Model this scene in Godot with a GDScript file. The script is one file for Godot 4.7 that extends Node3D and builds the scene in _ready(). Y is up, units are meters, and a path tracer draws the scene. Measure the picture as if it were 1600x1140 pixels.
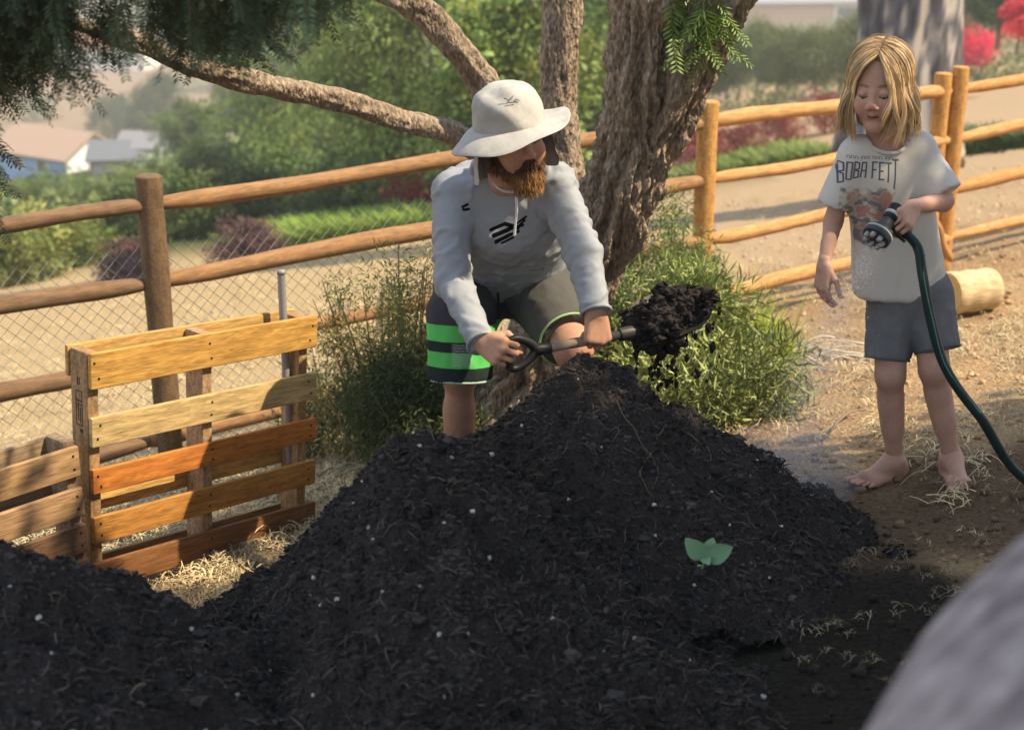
extends Node3D
# A back garden on a hillside: two people with a heap of dark soil, pallets, a rail fence and a pepper tree. Metres, y up, the camera looks along -z.

var rng := RandomNumberGenerator.new()
var lumps := FastNoiseLite.new()
var fine := FastNoiseLite.new()
var ridge := FastNoiseLite.new()
var M := {}
var wood_tex: Texture2D
var speck_tex: Texture2D
var blotch_tex: Texture2D
var rough_normal: Texture2D
var weave_normal: Texture2D
var taken := {}


func _ready() -> void:
	var cam := Camera3D.new()
	cam.name = "camera"
	add_child(cam)
	cam.position = Vector3(0, 1.65, 0)
	cam.rotation_degrees.x = -18.1
	cam.near = 0.05
	cam.far = 3000.0
	var attr := CameraAttributesPhysical.new()
	attr.frustum_focal_length = 46.32
	attr.frustum_focus_distance = 4.0
	attr.frustum_near = 0.05
	attr.frustum_far = 3000.0
	attr.exposure_aperture = 2.9
	cam.attributes = attr
	cam.current = true

	var env := Environment.new()
	env.background_mode = Environment.BG_SKY
	var sky := Sky.new()
	var sm := ProceduralSkyMaterial.new()
	sm.sky_top_color = Color(0.60, 0.67, 0.77)
	sm.sky_horizon_color = Color(0.90, 0.91, 0.92)
	sm.sky_curve = 0.12
	sm.ground_bottom_color = Color(0.35, 0.32, 0.26)
	sm.ground_horizon_color = Color(0.62, 0.62, 0.58)
	sm.sun_angle_max = 2.0
	sky.sky_material = sm
	env.sky = sky
	env.background_energy_multiplier = 1.4
	env.tonemap_mode = Environment.TONE_MAPPER_LINEAR
	env.tonemap_exposure = 2.0
	env.fog_enabled = true
	env.fog_density = 0.0026
	env.fog_light_color = Color(0.93, 0.93, 0.90)
	env.volumetric_fog_enabled = true
	env.volumetric_fog_density = 0.0
	env.sdfgi_enabled = true
	env.ssao_enabled = true
	env.ssil_enabled = true
	var we := WorldEnvironment.new()
	we.name = "world_environment"
	we.environment = env
	add_child(we)

	var sun := DirectionalLight3D.new()
	sun.name = "sun"
	sun.light_energy = 1.6
	sun.light_color = Color(1.0, 0.92, 0.79)
	sun.light_angular_distance = 0.5
	sun.shadow_enabled = true
	add_child(sun)
	sun.look_at_from_position(Vector3.ZERO, -sun_dir(), Vector3.UP)

	rng.seed = 77
	lumps.seed = 3
	lumps.frequency = 1.0
	lumps.fractal_octaves = 4
	fine.seed = 9
	fine.frequency = 1.0
	fine.fractal_octaves = 2
	ridge.seed = 5
	ridge.noise_type = FastNoiseLite.TYPE_SIMPLEX_SMOOTH
	ridge.fractal_type = FastNoiseLite.FRACTAL_RIDGED
	ridge.frequency = 1.0
	ridge.fractal_octaves = 3
	make_materials()

	var t0 := Time.get_ticks_msec()
	build_ground()
	build_far()
	build_fence()
	build_pepper_tree()
	build_shade_tree()
	print("setting ", Time.get_ticks_msec() - t0)
	build_near_plants()
	build_pallets()
	build_piles()
	print("piles ", Time.get_ticks_msec() - t0)
	build_man()
	print("man ", Time.get_ticks_msec() - t0)
	build_child()
	build_small()
	print("all ", Time.get_ticks_msec() - t0)


func sun_dir() -> Vector3:
	return Vector3(0.60, 0.77, 0.14).normalized()


# ---------------------------------------------------------------- naming
func numbered(called: String) -> String:
	if not taken.has(called):
		taken[called] = 0
		return called
	taken[called] += 1
	return "%s_%03d" % [called, taken[called]]


func thing(called: String, label: String, category: String, at := Vector3.ZERO, group := "") -> Node3D:
	var o := Node3D.new()
	o.name = numbered(called)
	o.position = at
	tag(o, label, category, group)
	add_child(o)
	return o


func tag(o: Node3D, label: String, category := "", group := "", kind := "") -> void:
	if label:
		o.set_meta("label", label)
	if category:
		o.set_meta("category", category)
	if group:
		o.set_meta("group", group)
	if kind:
		o.set_meta("kind", kind)


func part(called: String, mesh: Mesh, mat: Material, parent: Node3D) -> MeshInstance3D:
	var o := MeshInstance3D.new()
	if parent == self:
		o.name = numbered(called)
	else:
		var n := 0
		var nm := called
		while parent.has_node(nm):
			n += 1
			nm = "%s_%03d" % [called, n]
		o.name = nm
	o.mesh = mesh
	o.material_override = null
	if mat:
		for i in mesh.get_surface_count():
			o.set_surface_override_material(i, mat)
	parent.add_child(o)
	return o


func many(called: String, mesh: Mesh, mat: Material, spots: Array, cols: Array, parent: Node3D) -> MultiMeshInstance3D:
	var mm := MultiMesh.new()
	mm.transform_format = MultiMesh.TRANSFORM_3D
	mm.use_colors = cols.size() > 0
	mm.mesh = mesh
	mm.instance_count = spots.size()
	for i in spots.size():
		mm.set_instance_transform(i, spots[i])
		if cols.size() > 0:
			mm.set_instance_color(i, cols[i])
	var o := MultiMeshInstance3D.new()
	o.multimesh = mm
	o.material_override = mat
	o.set_meta("kind", "stuff")
	if parent == self:
		o.name = numbered(called)
	else:
		var n := 0
		var nm := called
		while parent.has_node(nm):
			n += 1
			nm = "%s_%03d" % [called, n]
		o.name = nm
	parent.add_child(o)
	return o


# ---------------------------------------------------------------- mesh building
class MB:
	var v := PackedVector3Array()
	var uv := PackedVector2Array()
	var c := PackedColorArray()
	var ix := PackedInt32Array()

	func vert(p: Vector3, t := Vector2.ZERO, col := Color.WHITE) -> int:
		v.append(p)
		uv.append(t)
		c.append(col)
		return v.size() - 1

	func tri(a: int, b: int, d: int) -> void:
		ix.append(a)
		ix.append(b)
		ix.append(d)

	func quad(a: int, b: int, d: int, e: int) -> void:
		ix.append(a)
		ix.append(b)
		ix.append(d)
		ix.append(a)
		ix.append(d)
		ix.append(e)

	func out_tri(a: int, b: int, d: int, m: Vector3) -> void:
		var n := (v[d] - v[a]).cross(v[b] - v[a])
		if n.dot(v[a] + v[b] + v[d] - m * 3.0) < 0.0:
			tri(a, d, b)
		else:
			tri(a, b, d)

	func out_quad(a: int, b: int, d: int, e: int, m: Vector3) -> void:
		var n := (v[d] - v[a]).cross(v[b] - v[a])
		if n.dot(v[a] + v[d] - m * 2.0) < 0.0:
			quad(a, e, d, b)
		else:
			quad(a, b, d, e)

	func normals() -> PackedVector3Array:
		var n := PackedVector3Array()
		n.resize(v.size())
		for k in range(0, ix.size(), 3):
			var a := ix[k]
			var b := ix[k + 1]
			var d := ix[k + 2]
			var f := (v[d] - v[a]).cross(v[b] - v[a])
			n[a] += f
			n[b] += f
			n[d] += f
		for k in n.size():
			n[k] = n[k].normalized()
		return n

	func add(o: MB, t: Transform3D) -> void:
		var base := v.size()
		var flip := t.basis.determinant() < 0.0
		for p in o.v:
			v.append(t * p)
		uv.append_array(o.uv)
		c.append_array(o.c)
		for k in range(0, o.ix.size(), 3):
			ix.append(base + o.ix[k])
			if flip:
				ix.append(base + o.ix[k + 2])
				ix.append(base + o.ix[k + 1])
			else:
				ix.append(base + o.ix[k + 1])
				ix.append(base + o.ix[k + 2])

	func mesh() -> ArrayMesh:
		var arr := []
		arr.resize(Mesh.ARRAY_MAX)
		arr[Mesh.ARRAY_VERTEX] = v
		arr[Mesh.ARRAY_NORMAL] = normals()
		arr[Mesh.ARRAY_TEX_UV] = uv
		arr[Mesh.ARRAY_COLOR] = c
		arr[Mesh.ARRAY_INDEX] = ix
		var m := ArrayMesh.new()
		m.add_surface_from_arrays(Mesh.PRIMITIVE_TRIANGLES, arr)
		return m


class Field:
	var o: Vector3
	var s: float
	var nx: int
	var ny: int
	var nz: int
	var f := PackedFloat32Array()

	func _init(lo: Vector3, hi: Vector3, cell: float) -> void:
		o = lo
		s = cell
		nx = int((hi.x - lo.x) / cell) + 2
		ny = int((hi.y - lo.y) / cell) + 2
		nz = int((hi.z - lo.z) / cell) + 2
		f.resize(nx * ny * nz)
		f.fill(1.0)

	# a tapered limb; how: 0 joins, 1 carves away; flat cuts the b end square
	func cap(a: Vector3, b: Vector3, ra: float, rb: float, k := 0.01, how := 0, flat := false) -> void:
		var r := maxf(ra, rb) + k + 2.5 * s
		var i0 := maxi(0, int((minf(a.x, b.x) - r - o.x) / s))
		var i1 := mini(nx - 1, int((maxf(a.x, b.x) + r - o.x) / s) + 1)
		var j0 := maxi(0, int((minf(a.y, b.y) - r - o.y) / s))
		var j1 := mini(ny - 1, int((maxf(a.y, b.y) + r - o.y) / s) + 1)
		var l0 := maxi(0, int((minf(a.z, b.z) - r - o.z) / s))
		var l1 := mini(nz - 1, int((maxf(a.z, b.z) + r - o.z) / s) + 1)
		var ba := b - a
		var len := ba.length()
		var inv := 1.0 / maxf(1e-9, ba.length_squared())
		var dr := rb - ra
		var kk := maxf(k, 1e-5)
		for l in range(l0, l1 + 1):
			var z := o.z + l * s - a.z
			for j in range(j0, j1 + 1):
				var y := o.y + j * s - a.y
				var at := (l * ny + j) * nx
				for i in range(i0, i1 + 1):
					var p := Vector3(o.x + i * s - a.x, y, z)
					var t := p.dot(ba) * inv
					var h := clampf(t, 0.0, 1.0)
					var d := (p - ba * h).length() - ra - dr * h
					if flat and t > 0.6:
						d = maxf((p - ba * t).length() - ra - dr * t, (t - 1.0) * len)
					var w := f[at + i]
					if how == 0:
						var q := kk - absf(w - d)
						w = minf(w, d)
						if q > 0.0:
							w -= q * q * 0.25 / kk
					else:
						d = -d
						var q := kk - absf(w - d)
						w = maxf(w, d)
						if q > 0.0:
							w += q * q * 0.25 / kk
					f[at + i] = w

	func ell(m: Vector3, r: Vector3, k := 0.01, how := 0, bs := Basis()) -> void:
		var g := maxf(r.x, maxf(r.y, r.z)) + k + 2.5 * s
		var i0 := maxi(0, int((m.x - g - o.x) / s))
		var i1 := mini(nx - 1, int((m.x + g - o.x) / s) + 1)
		var j0 := maxi(0, int((m.y - g - o.y) / s))
		var j1 := mini(ny - 1, int((m.y + g - o.y) / s) + 1)
		var l0 := maxi(0, int((m.z - g - o.z) / s))
		var l1 := mini(nz - 1, int((m.z + g - o.z) / s) + 1)
		var inv := bs.transposed()
		var kk := maxf(k, 1e-5)
		for l in range(l0, l1 + 1):
			for j in range(j0, j1 + 1):
				var at := (l * ny + j) * nx
				for i in range(i0, i1 + 1):
					var p := inv * (Vector3(o.x + i * s, o.y + j * s, o.z + l * s) - m)
					var k0 := (p / r).length()
					var k1 := maxf((p / (r * r)).length(), 1e-6)
					var d := k0 * (k0 - 1.0) / k1
					var w := f[at + i]
					if how == 1:
						d = -d
						var q := kk - absf(w - d)
						w = maxf(w, d)
						if q > 0.0:
							w += q * q * 0.25 / kk
					else:
						var q := kk - absf(w - d)
						w = minf(w, d)
						if q > 0.0:
							w -= q * q * 0.25 / kk
					f[at + i] = w

	func net() -> MB:
		var mb := MB.new()
		var id := PackedInt32Array()
		id.resize(f.size())
		id.fill(-1)
		var cells := PackedInt32Array()
		var sy := nx
		var sz := nx * ny
		var far := 5.0 * s
		var off := [0, 1, sy, sy + 1, sz, sz + 1, sz + sy, sz + sy + 1]
		var ends := [[0, 1], [2, 3], [4, 5], [6, 7], [0, 2], [1, 3], [4, 6], [5, 7], [0, 4], [1, 5], [2, 6], [3, 7]]
		for l in nz - 1:
			for j in ny - 1:
				var at := (l * ny + j) * nx
				for i in nx - 1:
					var w := f[at + i]
					if w > far or w < -far:
						continue
					var g := at + i
					var m := 0
					for q in 8:
						if f[g + off[q]] < 0.0:
							m |= 1 << q
					if m == 0 or m == 255:
						continue
					var sum := Vector3.ZERO
					var n := 0
					for e in ends:
						var a: int = e[0]
						var b: int = e[1]
						if ((m >> a) & 1) != ((m >> b) & 1):
							var fa: float = f[g + off[a]]
							var fb: float = f[g + off[b]]
							var t := fa / (fa - fb)
							var pa := Vector3(a & 1, (a >> 1) & 1, a >> 2)
							var pb := Vector3(b & 1, (b >> 1) & 1, b >> 2)
							sum += pa.lerp(pb, t)
							n += 1
					id[g] = mb.vert(o + (Vector3(i, j, l) + sum / n) * s)
					cells.append(g)
		for g in cells:
			var inside := f[g] < 0.0
			var ds := [1, sy, sz]
			for ax in 3:
				if (f[g + ds[ax]] < 0.0) == inside:
					continue
				var u: int = ds[(ax + 1) % 3]
				var w: int = ds[(ax + 2) % 3]
				if g - u - w < 0:
					continue
				var a := id[g - u - w]
				var b := id[g - w]
				var e := id[g - u]
				if a < 0 or b < 0 or e < 0:
					continue
				if inside:
					mb.quad(a, e, id[g], b)
				else:
					mb.quad(a, b, id[g], e)
		return mb


func smooth(mb: MB, times: int, share := 0.5) -> void:
	for t in times:
		var sum := PackedVector3Array()
		sum.resize(mb.v.size())
		var n := PackedFloat32Array()
		n.resize(mb.v.size())
		for k in range(0, mb.ix.size(), 3):
			var a := mb.ix[k]
			var b := mb.ix[k + 1]
			var d := mb.ix[k + 2]
			sum[a] += mb.v[b] + mb.v[d]
			sum[b] += mb.v[a] + mb.v[d]
			sum[d] += mb.v[a] + mb.v[b]
			n[a] += 2.0
			n[b] += 2.0
			n[d] += 2.0
		for k in mb.v.size():
			if n[k] > 0.0:
				mb.v[k] = mb.v[k].lerp(sum[k] / n[k], share)


func displace(mb: MB, how: Callable) -> void:
	var n := mb.normals()
	for k in mb.v.size():
		mb.v[k] += n[k] * float(how.call(mb.v[k], n[k]))


func paint(mb: MB, how: Callable) -> void:
	var n := mb.normals()
	for k in mb.v.size():
		mb.c[k] = how.call(mb.v[k], n[k])


func tube(mb: MB, pts: Array, radii: Array, sides: int, col := Color.WHITE, closed := true) -> void:
	var base := mb.v.size()
	var n := pts.size()
	var side := Vector3.ZERO
	for i in n:
		var t: Vector3 = (pts[mini(i + 1, n - 1)] - pts[maxi(i - 1, 0)]).normalized()
		if i == 0:
			side = t.cross(Vector3(0.31, 0.2, 0.93)).normalized()
			if side.length() < 0.5:
				side = t.cross(Vector3.UP).normalized()
		else:
			side = (side - t * side.dot(t)).normalized()
		var b := t.cross(side)
		var r: float = radii[i]
		for k in sides:
			var a := TAU * k / sides
			mb.vert(pts[i] + (side * cos(a) + b * sin(a)) * r, Vector2(float(k) / sides, i), col)
	for i in n - 1:
		for k in sides:
			var a := base + i * sides + k
			var b := base + i * sides + (k + 1) % sides
			mb.quad(a, a + sides, b + sides, b)
	if closed:
		var e0 := mb.vert(pts[0], Vector2.ZERO, col)
		var e1 := mb.vert(pts[n - 1], Vector2.ZERO, col)
		for k in sides:
			mb.tri(e0, base + k, base + (k + 1) % sides)
			mb.tri(e1, base + (n - 1) * sides + (k + 1) % sides, base + (n - 1) * sides + k)


# Catmull-Rom through points; radii follow
func curve(pts: Array, radii: Array, per: int) -> Array:
	var op := []
	var orr := []
	var n := pts.size()
	for i in n - 1:
		var a: Vector3 = pts[maxi(i - 1, 0)]
		var b: Vector3 = pts[i]
		var c: Vector3 = pts[i + 1]
		var d: Vector3 = pts[mini(i + 2, n - 1)]
		for k in per:
			var t := float(k) / per
			op.append(b.cubic_interpolate(c, a, d, t))
			orr.append(lerpf(radii[i], radii[i + 1], t))
	op.append(pts[n - 1])
	orr.append(radii[n - 1])
	return [op, orr]


# a box with chamfered edges; the wide faces keep their flat shading
func box(mb: MB, m: Vector3, size: Vector3, ch := 0.004, bs := Basis(), col := Color.WHITE) -> void:
	var h := size * 0.5
	var id := {}
	for sx in [-1, 1]:
		for sy in [-1, 1]:
			for sz in [-1, 1]:
				var s := Vector3(sx, sy, sz)
				for ax in 3:
					var p := h - Vector3.ONE * ch
					p[ax] = h[ax]
					id[[sx, sy, sz, ax]] = mb.vert(m + bs * (p * s), Vector2.ZERO, col)
	for ax in 3:
		var u := (ax + 1) % 3
		var w := (ax + 2) % 3
		for s in [-1, 1]:
			var q := []
			for e in [[-1, -1], [1, -1], [1, 1], [-1, 1]]:
				var key := [0, 0, 0, ax]
				key[ax] = s
				key[u] = e[0]
				key[w] = e[1]
				q.append(id[key])
			mb.out_quad(q[0], q[1], q[2], q[3], m)
			for t in [-1, 1]:
				var k1 := [0, 0, 0, ax]
				k1[ax] = s
				k1[u] = t
				k1[w] = -1
				var k2 := k1.duplicate()
				k2[w] = 1
				var k3 := k2.duplicate()
				k3[3] = u
				var k4 := k1.duplicate()
				k4[3] = u
				mb.out_quad(id[k1], id[k2], id[k3], id[k4], m)
	for sx in [-1, 1]:
		for sy in [-1, 1]:
			for sz in [-1, 1]:
				mb.out_tri(id[[sx, sy, sz, 0]], id[[sx, sy, sz, 1]], id[[sx, sy, sz, 2]], m)


# a lumpy ball
func blob(mb: MB, m: Vector3, r: Vector3, rings: int, amp: float, sd: float, col := Color.WHITE) -> void:
	var seg := rings * 2
	var base := mb.v.size()
	for i in rings + 1:
		var a := PI * i / rings
		for k in seg:
			var b := TAU * k / seg
			var d := Vector3(sin(a) * cos(b), cos(a), sin(a) * sin(b))
			var q := 1.0 + amp * lumps.get_noise_3dv(d * 1.3 + Vector3(sd, sd * 0.7, 0))
			mb.vert(m + d * r * q, Vector2.ZERO, col)
	for i in rings:
		for k in seg:
			var a := base + i * seg + k
			var b := base + i * seg + (k + 1) % seg
			if i > 0:
				mb.tri(a, b, b + seg)
			if i < rings - 1:
				mb.tri(a, b + seg, a + seg)


func frame(forward: Vector3, up: Vector3) -> Basis:
	var z := forward.normalized()
	var x := up.cross(z).normalized()
	return Basis(x, z.cross(x), z)


func rnd(a: float, b: float) -> float:
	return rng.randf_range(a, b)


# ---------------------------------------------------------------- materials
func lin(r: float, g: float, b: float) -> Color:
	return Color(r, g, b).linear_to_srgb()


func plain(r: float, g: float, b: float, rough := 0.85) -> StandardMaterial3D:
	var m := StandardMaterial3D.new()
	m.albedo_color = lin(r, g, b)
	m.roughness = rough
	m.metallic_specular = 0.35
	return m


func tri(m: StandardMaterial3D, scale: Vector3, world := false) -> StandardMaterial3D:
	m.uv1_triplanar = true
	m.uv1_world_triplanar = world
	m.uv1_scale = scale
	return m


func noise_tex(freq: float, oct: int, lo: Color, hi: Color, kind := FastNoiseLite.TYPE_SIMPLEX_SMOOTH, sd := 1, size := 512, normal := 0.0, fr := FastNoiseLite.FRACTAL_FBM) -> NoiseTexture2D:
	var n := FastNoiseLite.new()
	n.noise_type = kind
	n.seed = sd
	n.frequency = freq
	n.fractal_type = fr
	n.fractal_octaves = oct
	var t := NoiseTexture2D.new()
	t.width = size
	t.height = size
	t.seamless = true
	t.noise = n
	if normal > 0.0:
		t.as_normal_map = true
		t.bump_strength = normal
	else:
		var g := Gradient.new()
		g.set_color(0, lo)
		g.set_color(1, hi)
		t.color_ramp = g
	return t


func wood_image(sd: int) -> ImageTexture:
	var im := Image.create(256, 256, false, Image.FORMAT_RGB8)
	var n := FastNoiseLite.new()
	n.seed = sd
	n.frequency = 0.02
	n.fractal_octaves = 4
	for y in 256:
		for x in 256:
			var wob := n.get_noise_2d(x * 0.6, y * 1.5) * 9.0
			var g := 0.5 + 0.5 * sin((y * 0.55 + wob * 2.2))
			var fibre := n.get_noise_2d(x * 1.2 + 900.0, y * 26.0)
			var stain := n.get_noise_2d(x * 1.4 + 300.0, y * 1.8 + 70.0)
			var q := clampf(0.80 + 0.13 * g + 0.16 * fibre + 0.18 * stain, 0.2, 1.0)
			im.set_pixel(x, y, Color(q, q * (0.95 + 0.05 * g), q * (0.88 + 0.10 * g)))
	return ImageTexture.create_from_image(im)


func leafy(r: float, g: float, b: float, rough := 0.6, back := 0.5) -> StandardMaterial3D:
	var m := plain(r, g, b, rough)
	m.vertex_color_use_as_albedo = true
	m.backlight_enabled = true
	m.backlight = Color(back, back, back * 0.4)
	m.cull_mode = BaseMaterial3D.CULL_DISABLED
	return m


func wood(r: float, g: float, b: float, sd := 0, along := 0, rough := 0.8) -> StandardMaterial3D:
	var m := plain(r, g, b, rough)
	m.albedo_texture = wood_tex
	var sc := Vector3(5, 5, 5)
	sc[along] = 0.9
	tri(m, sc)
	m.uv1_offset = Vector3(sd * 0.37, sd * 0.61, sd * 0.13)
	return m


func make_materials() -> void:
	wood_tex = wood_image(4)
	speck_tex = noise_tex(0.09, 5, Color(0.62, 0.62, 0.62), Color(1, 1, 1), FastNoiseLite.TYPE_SIMPLEX_SMOOTH, 2, 512)
	blotch_tex = noise_tex(0.012, 4, Color(0.86, 0.86, 0.86), Color(1, 1, 1), FastNoiseLite.TYPE_SIMPLEX_SMOOTH, 7, 512)
	rough_normal = noise_tex(0.06, 5, Color.BLACK, Color.WHITE, FastNoiseLite.TYPE_SIMPLEX_SMOOTH, 12, 512, 6.0)
	weave_normal = noise_tex(0.03, 4, Color.BLACK, Color.WHITE, FastNoiseLite.TYPE_SIMPLEX_SMOOTH, 21, 512, 3.0)

	var d := plain(1, 1, 1, 1.0)
	d.vertex_color_use_as_albedo = true
	d.albedo_texture = speck_tex
	d.normal_enabled = true
	d.normal_texture = rough_normal
	d.normal_scale = 1.0
	d.metallic_specular = 0.1
	M.dirt = tri(d, Vector3(1.1, 1.1, 1.1), true)

	var s := plain(0.055, 0.047, 0.044, 0.95)
	s.albedo_texture = speck_tex
	s.normal_enabled = true
	s.normal_texture = rough_normal
	s.normal_scale = 1.6
	s.metallic_specular = 0.12
	M.soil = tri(s, Vector3(2.6, 2.6, 2.6), true)
	var cl := plain(1, 1, 1, 0.9)
	cl.vertex_color_use_as_albedo = true
	cl.metallic_specular = 0.12
	M.clod = cl
	M.tinted = plain(1, 1, 1, 0.8)
	M.tinted.vertex_color_use_as_albedo = true

	var bk := plain(0.66, 0.54, 0.41, 0.95)
	bk.vertex_color_use_as_albedo = true
	bk.albedo_texture = noise_tex(0.05, 5, Color(0.35, 0.33, 0.32), Color(1, 1, 1), FastNoiseLite.TYPE_SIMPLEX_SMOOTH, 31, 512)
	bk.normal_enabled = true
	bk.normal_texture = rough_normal
	bk.normal_scale = 1.4
	bk.metallic_specular = 0.15
	M.bark = tri(bk, Vector3(3.0, 1.0, 3.0))
	M.leaf = leafy(1, 1, 1)
	M.dry = plain(1, 1, 1, 0.9)
	M.dry.vertex_color_use_as_albedo = true
	M.dry.cull_mode = BaseMaterial3D.CULL_DISABLED
	var sk := plain(1, 1, 1, 0.55)
	sk.vertex_color_use_as_albedo = true
	sk.subsurf_scatter_enabled = true
	sk.subsurf_scatter_strength = 0.15
	sk.albedo_texture = noise_tex(0.05, 4, Color(0.93, 0.92, 0.91), Color(1, 1, 1), FastNoiseLite.TYPE_SIMPLEX_SMOOTH, 41, 256)
	M.skin = tri(sk, Vector3(6, 6, 6))
	M.black = plain(0.012, 0.012, 0.013, 0.5)
	M.metal = plain(0.32, 0.31, 0.30, 0.45)
	M.metal.metallic = 0.5


func cloth(r: float, g: float, b: float, tex: Texture2D = null, scale := 3.0) -> StandardMaterial3D:
	var m := plain(r, g, b, 0.92)
	m.metallic_specular = 0.15
	if tex:
		m.albedo_texture = tex
		m.texture_repeat = false
	else:
		m.albedo_texture = blotch_tex
		m.normal_enabled = true
		m.normal_texture = weave_normal
		m.normal_scale = 0.5
		tri(m, Vector3.ONE * scale)
	return m



# ---------------------------------------------------------------- the setting
func hgt(x: float, z: float) -> float:
	var d := -z
	var far := d
	if d > 80.0:
		far = 80.0 + 60.0 * (1.0 - exp(-(d - 80.0) / 60.0))
	if d < -4.0:
		far = -4.0 + (d + 4.0) * 0.3
	var side := 45.0 * tanh(x / 45.0)
	var h := 0.327 + 0.14 * side - 0.123 * far
	h += 70.0 * smoothstep(330.0, 1000.0, d) * (1.0 + 0.4 * lumps.get_noise_2d(x * 0.004, z * 0.004))
	if d > 9.0:
		h += lumps.get_noise_2d(x * 0.05, z * 0.05) * 0.5 * smoothstep(9.0, 30.0, d)
	h += lumps.get_noise_2d(x * 0.7, z * 0.7) * 0.03 + fine.get_noise_2d(x * 4.0, z * 4.0) * 0.012
	return h


func ground_at(x: float, z: float, up := 0.0) -> Vector3:
	return Vector3(x, hgt(x, z) + up, z)


func ground_color(x: float, z: float) -> Color:
	var d := -z
	var n := lumps.get_noise_2d(x * 0.35, z * 0.35)
	var n2 := fine.get_noise_2d(x * 2.1 + 40.0, z * 2.1)
	var tan_ := Color(0.50, 0.335, 0.185)
	var col := tan_.lerp(Color(0.42, 0.285, 0.16), clampf(0.5 + n * 1.2, 0, 1))
	# dark damp soil spread round the piles
	var q := Vector2((x - 0.25) / 1.15, (d - 2.75) / 1.15).length() + n * 0.3 + n2 * 0.14
	var k := 1.0 - smoothstep(0.88, 1.12, q)
	col = col.lerp(Color(0.035, 0.028, 0.023), k)
	var q2 := Vector2((x - 1.25) / 0.75, (d - 3.55) / 0.6).length() + n * 0.5 + n2 * 0.3
	col = col.lerp(Color(0.13, 0.088, 0.056), 0.85 * (1.0 - smoothstep(0.7, 1.15, q2)))
	# left side: straw coloured litter
	col = col.lerp(Color(0.36, 0.29, 0.17), smoothstep(-0.3, -0.9, x) * smoothstep(3.0, 3.6, d) * 0.8)
	if d > 5.5:
		var line := d - (5.2 + 0.65 * (x + 1.35))      # how far past the fence
		if line > 0.6:
			var field := Color(0.56, 0.41, 0.22) if x < 1.5 else Color(0.54, 0.39, 0.24)
			col = col.lerp(field, smoothstep(0.6, 2.0, line))
		if d > 14.0 and x < 2.0 + d * 0.06:
			var gr := Color(0.10, 0.125, 0.045).lerp(Color(0.32, 0.23, 0.12), smoothstep(-0.1, 0.35, lumps.get_noise_2d(x * 0.035, z * 0.035)))
			col = col.lerp(gr, smoothstep(14.0, 17.0, d))
		if d > 120.0 and x < -18.0:
			col = col.lerp(Color(0.42, 0.29, 0.18), smoothstep(120.0, 140.0, d) * smoothstep(250.0, 200.0, d))
		if d > 300.0:
			col = col.lerp(Color(0.14, 0.15, 0.07).lerp(Color(0.3, 0.24, 0.14), clampf(0.5 + lumps.get_noise_2d(x * 0.01, z * 0.01) * 2.0, 0, 1)), smoothstep(300.0, 360.0, d))
	return col


func build_ground() -> void:
	var mb := MB.new()
	var n := 420
	for j in n + 1:
		var tz := float(j) / n * 2.0 - 1.0
		var z := -4.2 - 1.6 * sinh(7.0 * tz)
		for i in n + 1:
			var tx := float(i) / n * 2.0 - 1.0
			var x := 0.2 + 1.6 * sinh(7.0 * tx)
			mb.vert(Vector3(x, hgt(x, z), z), Vector2.ZERO, ground_color(x, z))
	for j in n:
		for i in n:
			var a := j * (n + 1) + i
			mb.quad(a, a + n + 1, a + n + 2, a + 1)
	var o := part("ground", mb.mesh(), M.dirt, self)
	tag(o, "tan dirt hillside falling away past the fence to the valley", "ground", "", "structure")

	# the road in the valley mouth on the left: a grey strip laid on the field's far edge
	var rd := MB.new()
	for i in 41:
		var t := float(i) / 40.0
		var x := lerpf(-14.0, 1.5, t)
		var z := lerpf(-13.6, -20.5, t)
		for e in 2:
			var p := Vector3(x - 0.8 * e, 0, z - 3.0 * e)
			rd.vert(ground_at(p.x, p.z, 0.06))
	for i in 40:
		rd.quad(i * 2, i * 2 + 1, i * 2 + 3, i * 2 + 2)
	var rm := plain(0.24, 0.25, 0.26, 0.9)
	rm.albedo_texture = speck_tex
	tri(rm, Vector3.ONE * 0.5, true)
	tag(part("road", rd.mesh(), rm, self), "pale grey road below the dry field", "road", "", "structure")


# how much nearer or farther a thing must stand for its foot to meet the ground
func settle(at: Vector3) -> float:
	var eye := Vector3(0, 1.65, 0)
	for i in 260:
		var t := 0.4 + i * 0.01
		var p := eye.lerp(at, t)
		if p.y < hgt(p.x, p.z):
			return t
	return 1.0


# leaves scattered in a ball of radius one
func leaf_ball(count: int, length: float, width: float, sd: int, droop := 0.2) -> ArrayMesh:
	var r := RandomNumberGenerator.new()
	r.seed = sd
	var mb := MB.new()
	for i in count:
		var d := Vector3(r.randfn(), r.randfn(), r.randfn()).normalized() * pow(r.randf(), 0.45)
		var ax := (d + Vector3(r.randfn(), r.randfn() - droop, r.randfn()) * 0.8).normalized()
		var sd_ := ax.cross(Vector3(r.randfn(), r.randfn(), r.randfn())).normalized() * width * r.randf_range(0.6, 1.2)
		var l := length * r.randf_range(0.6, 1.3)
		var bend := ax.cross(sd_).normalized() * l * 0.12
		var tone := r.randf_range(0.7, 1.15)
		var cc := Color(tone, tone, tone * r.randf_range(0.8, 1.0))
		var a := mb.vert(d, Vector2.ZERO, cc)
		var b := mb.vert(d + ax * l * 0.45 + sd_ * 0.5 + bend, Vector2.ZERO, cc)
		var e := mb.vert(d + ax * l, Vector2.ZERO, cc)
		var g := mb.vert(d + ax * l * 0.45 - sd_ * 0.5 + bend, Vector2.ZERO, cc)
		mb.quad(a, b, e, g)
	return mb.mesh()


var balls := {}

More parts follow.
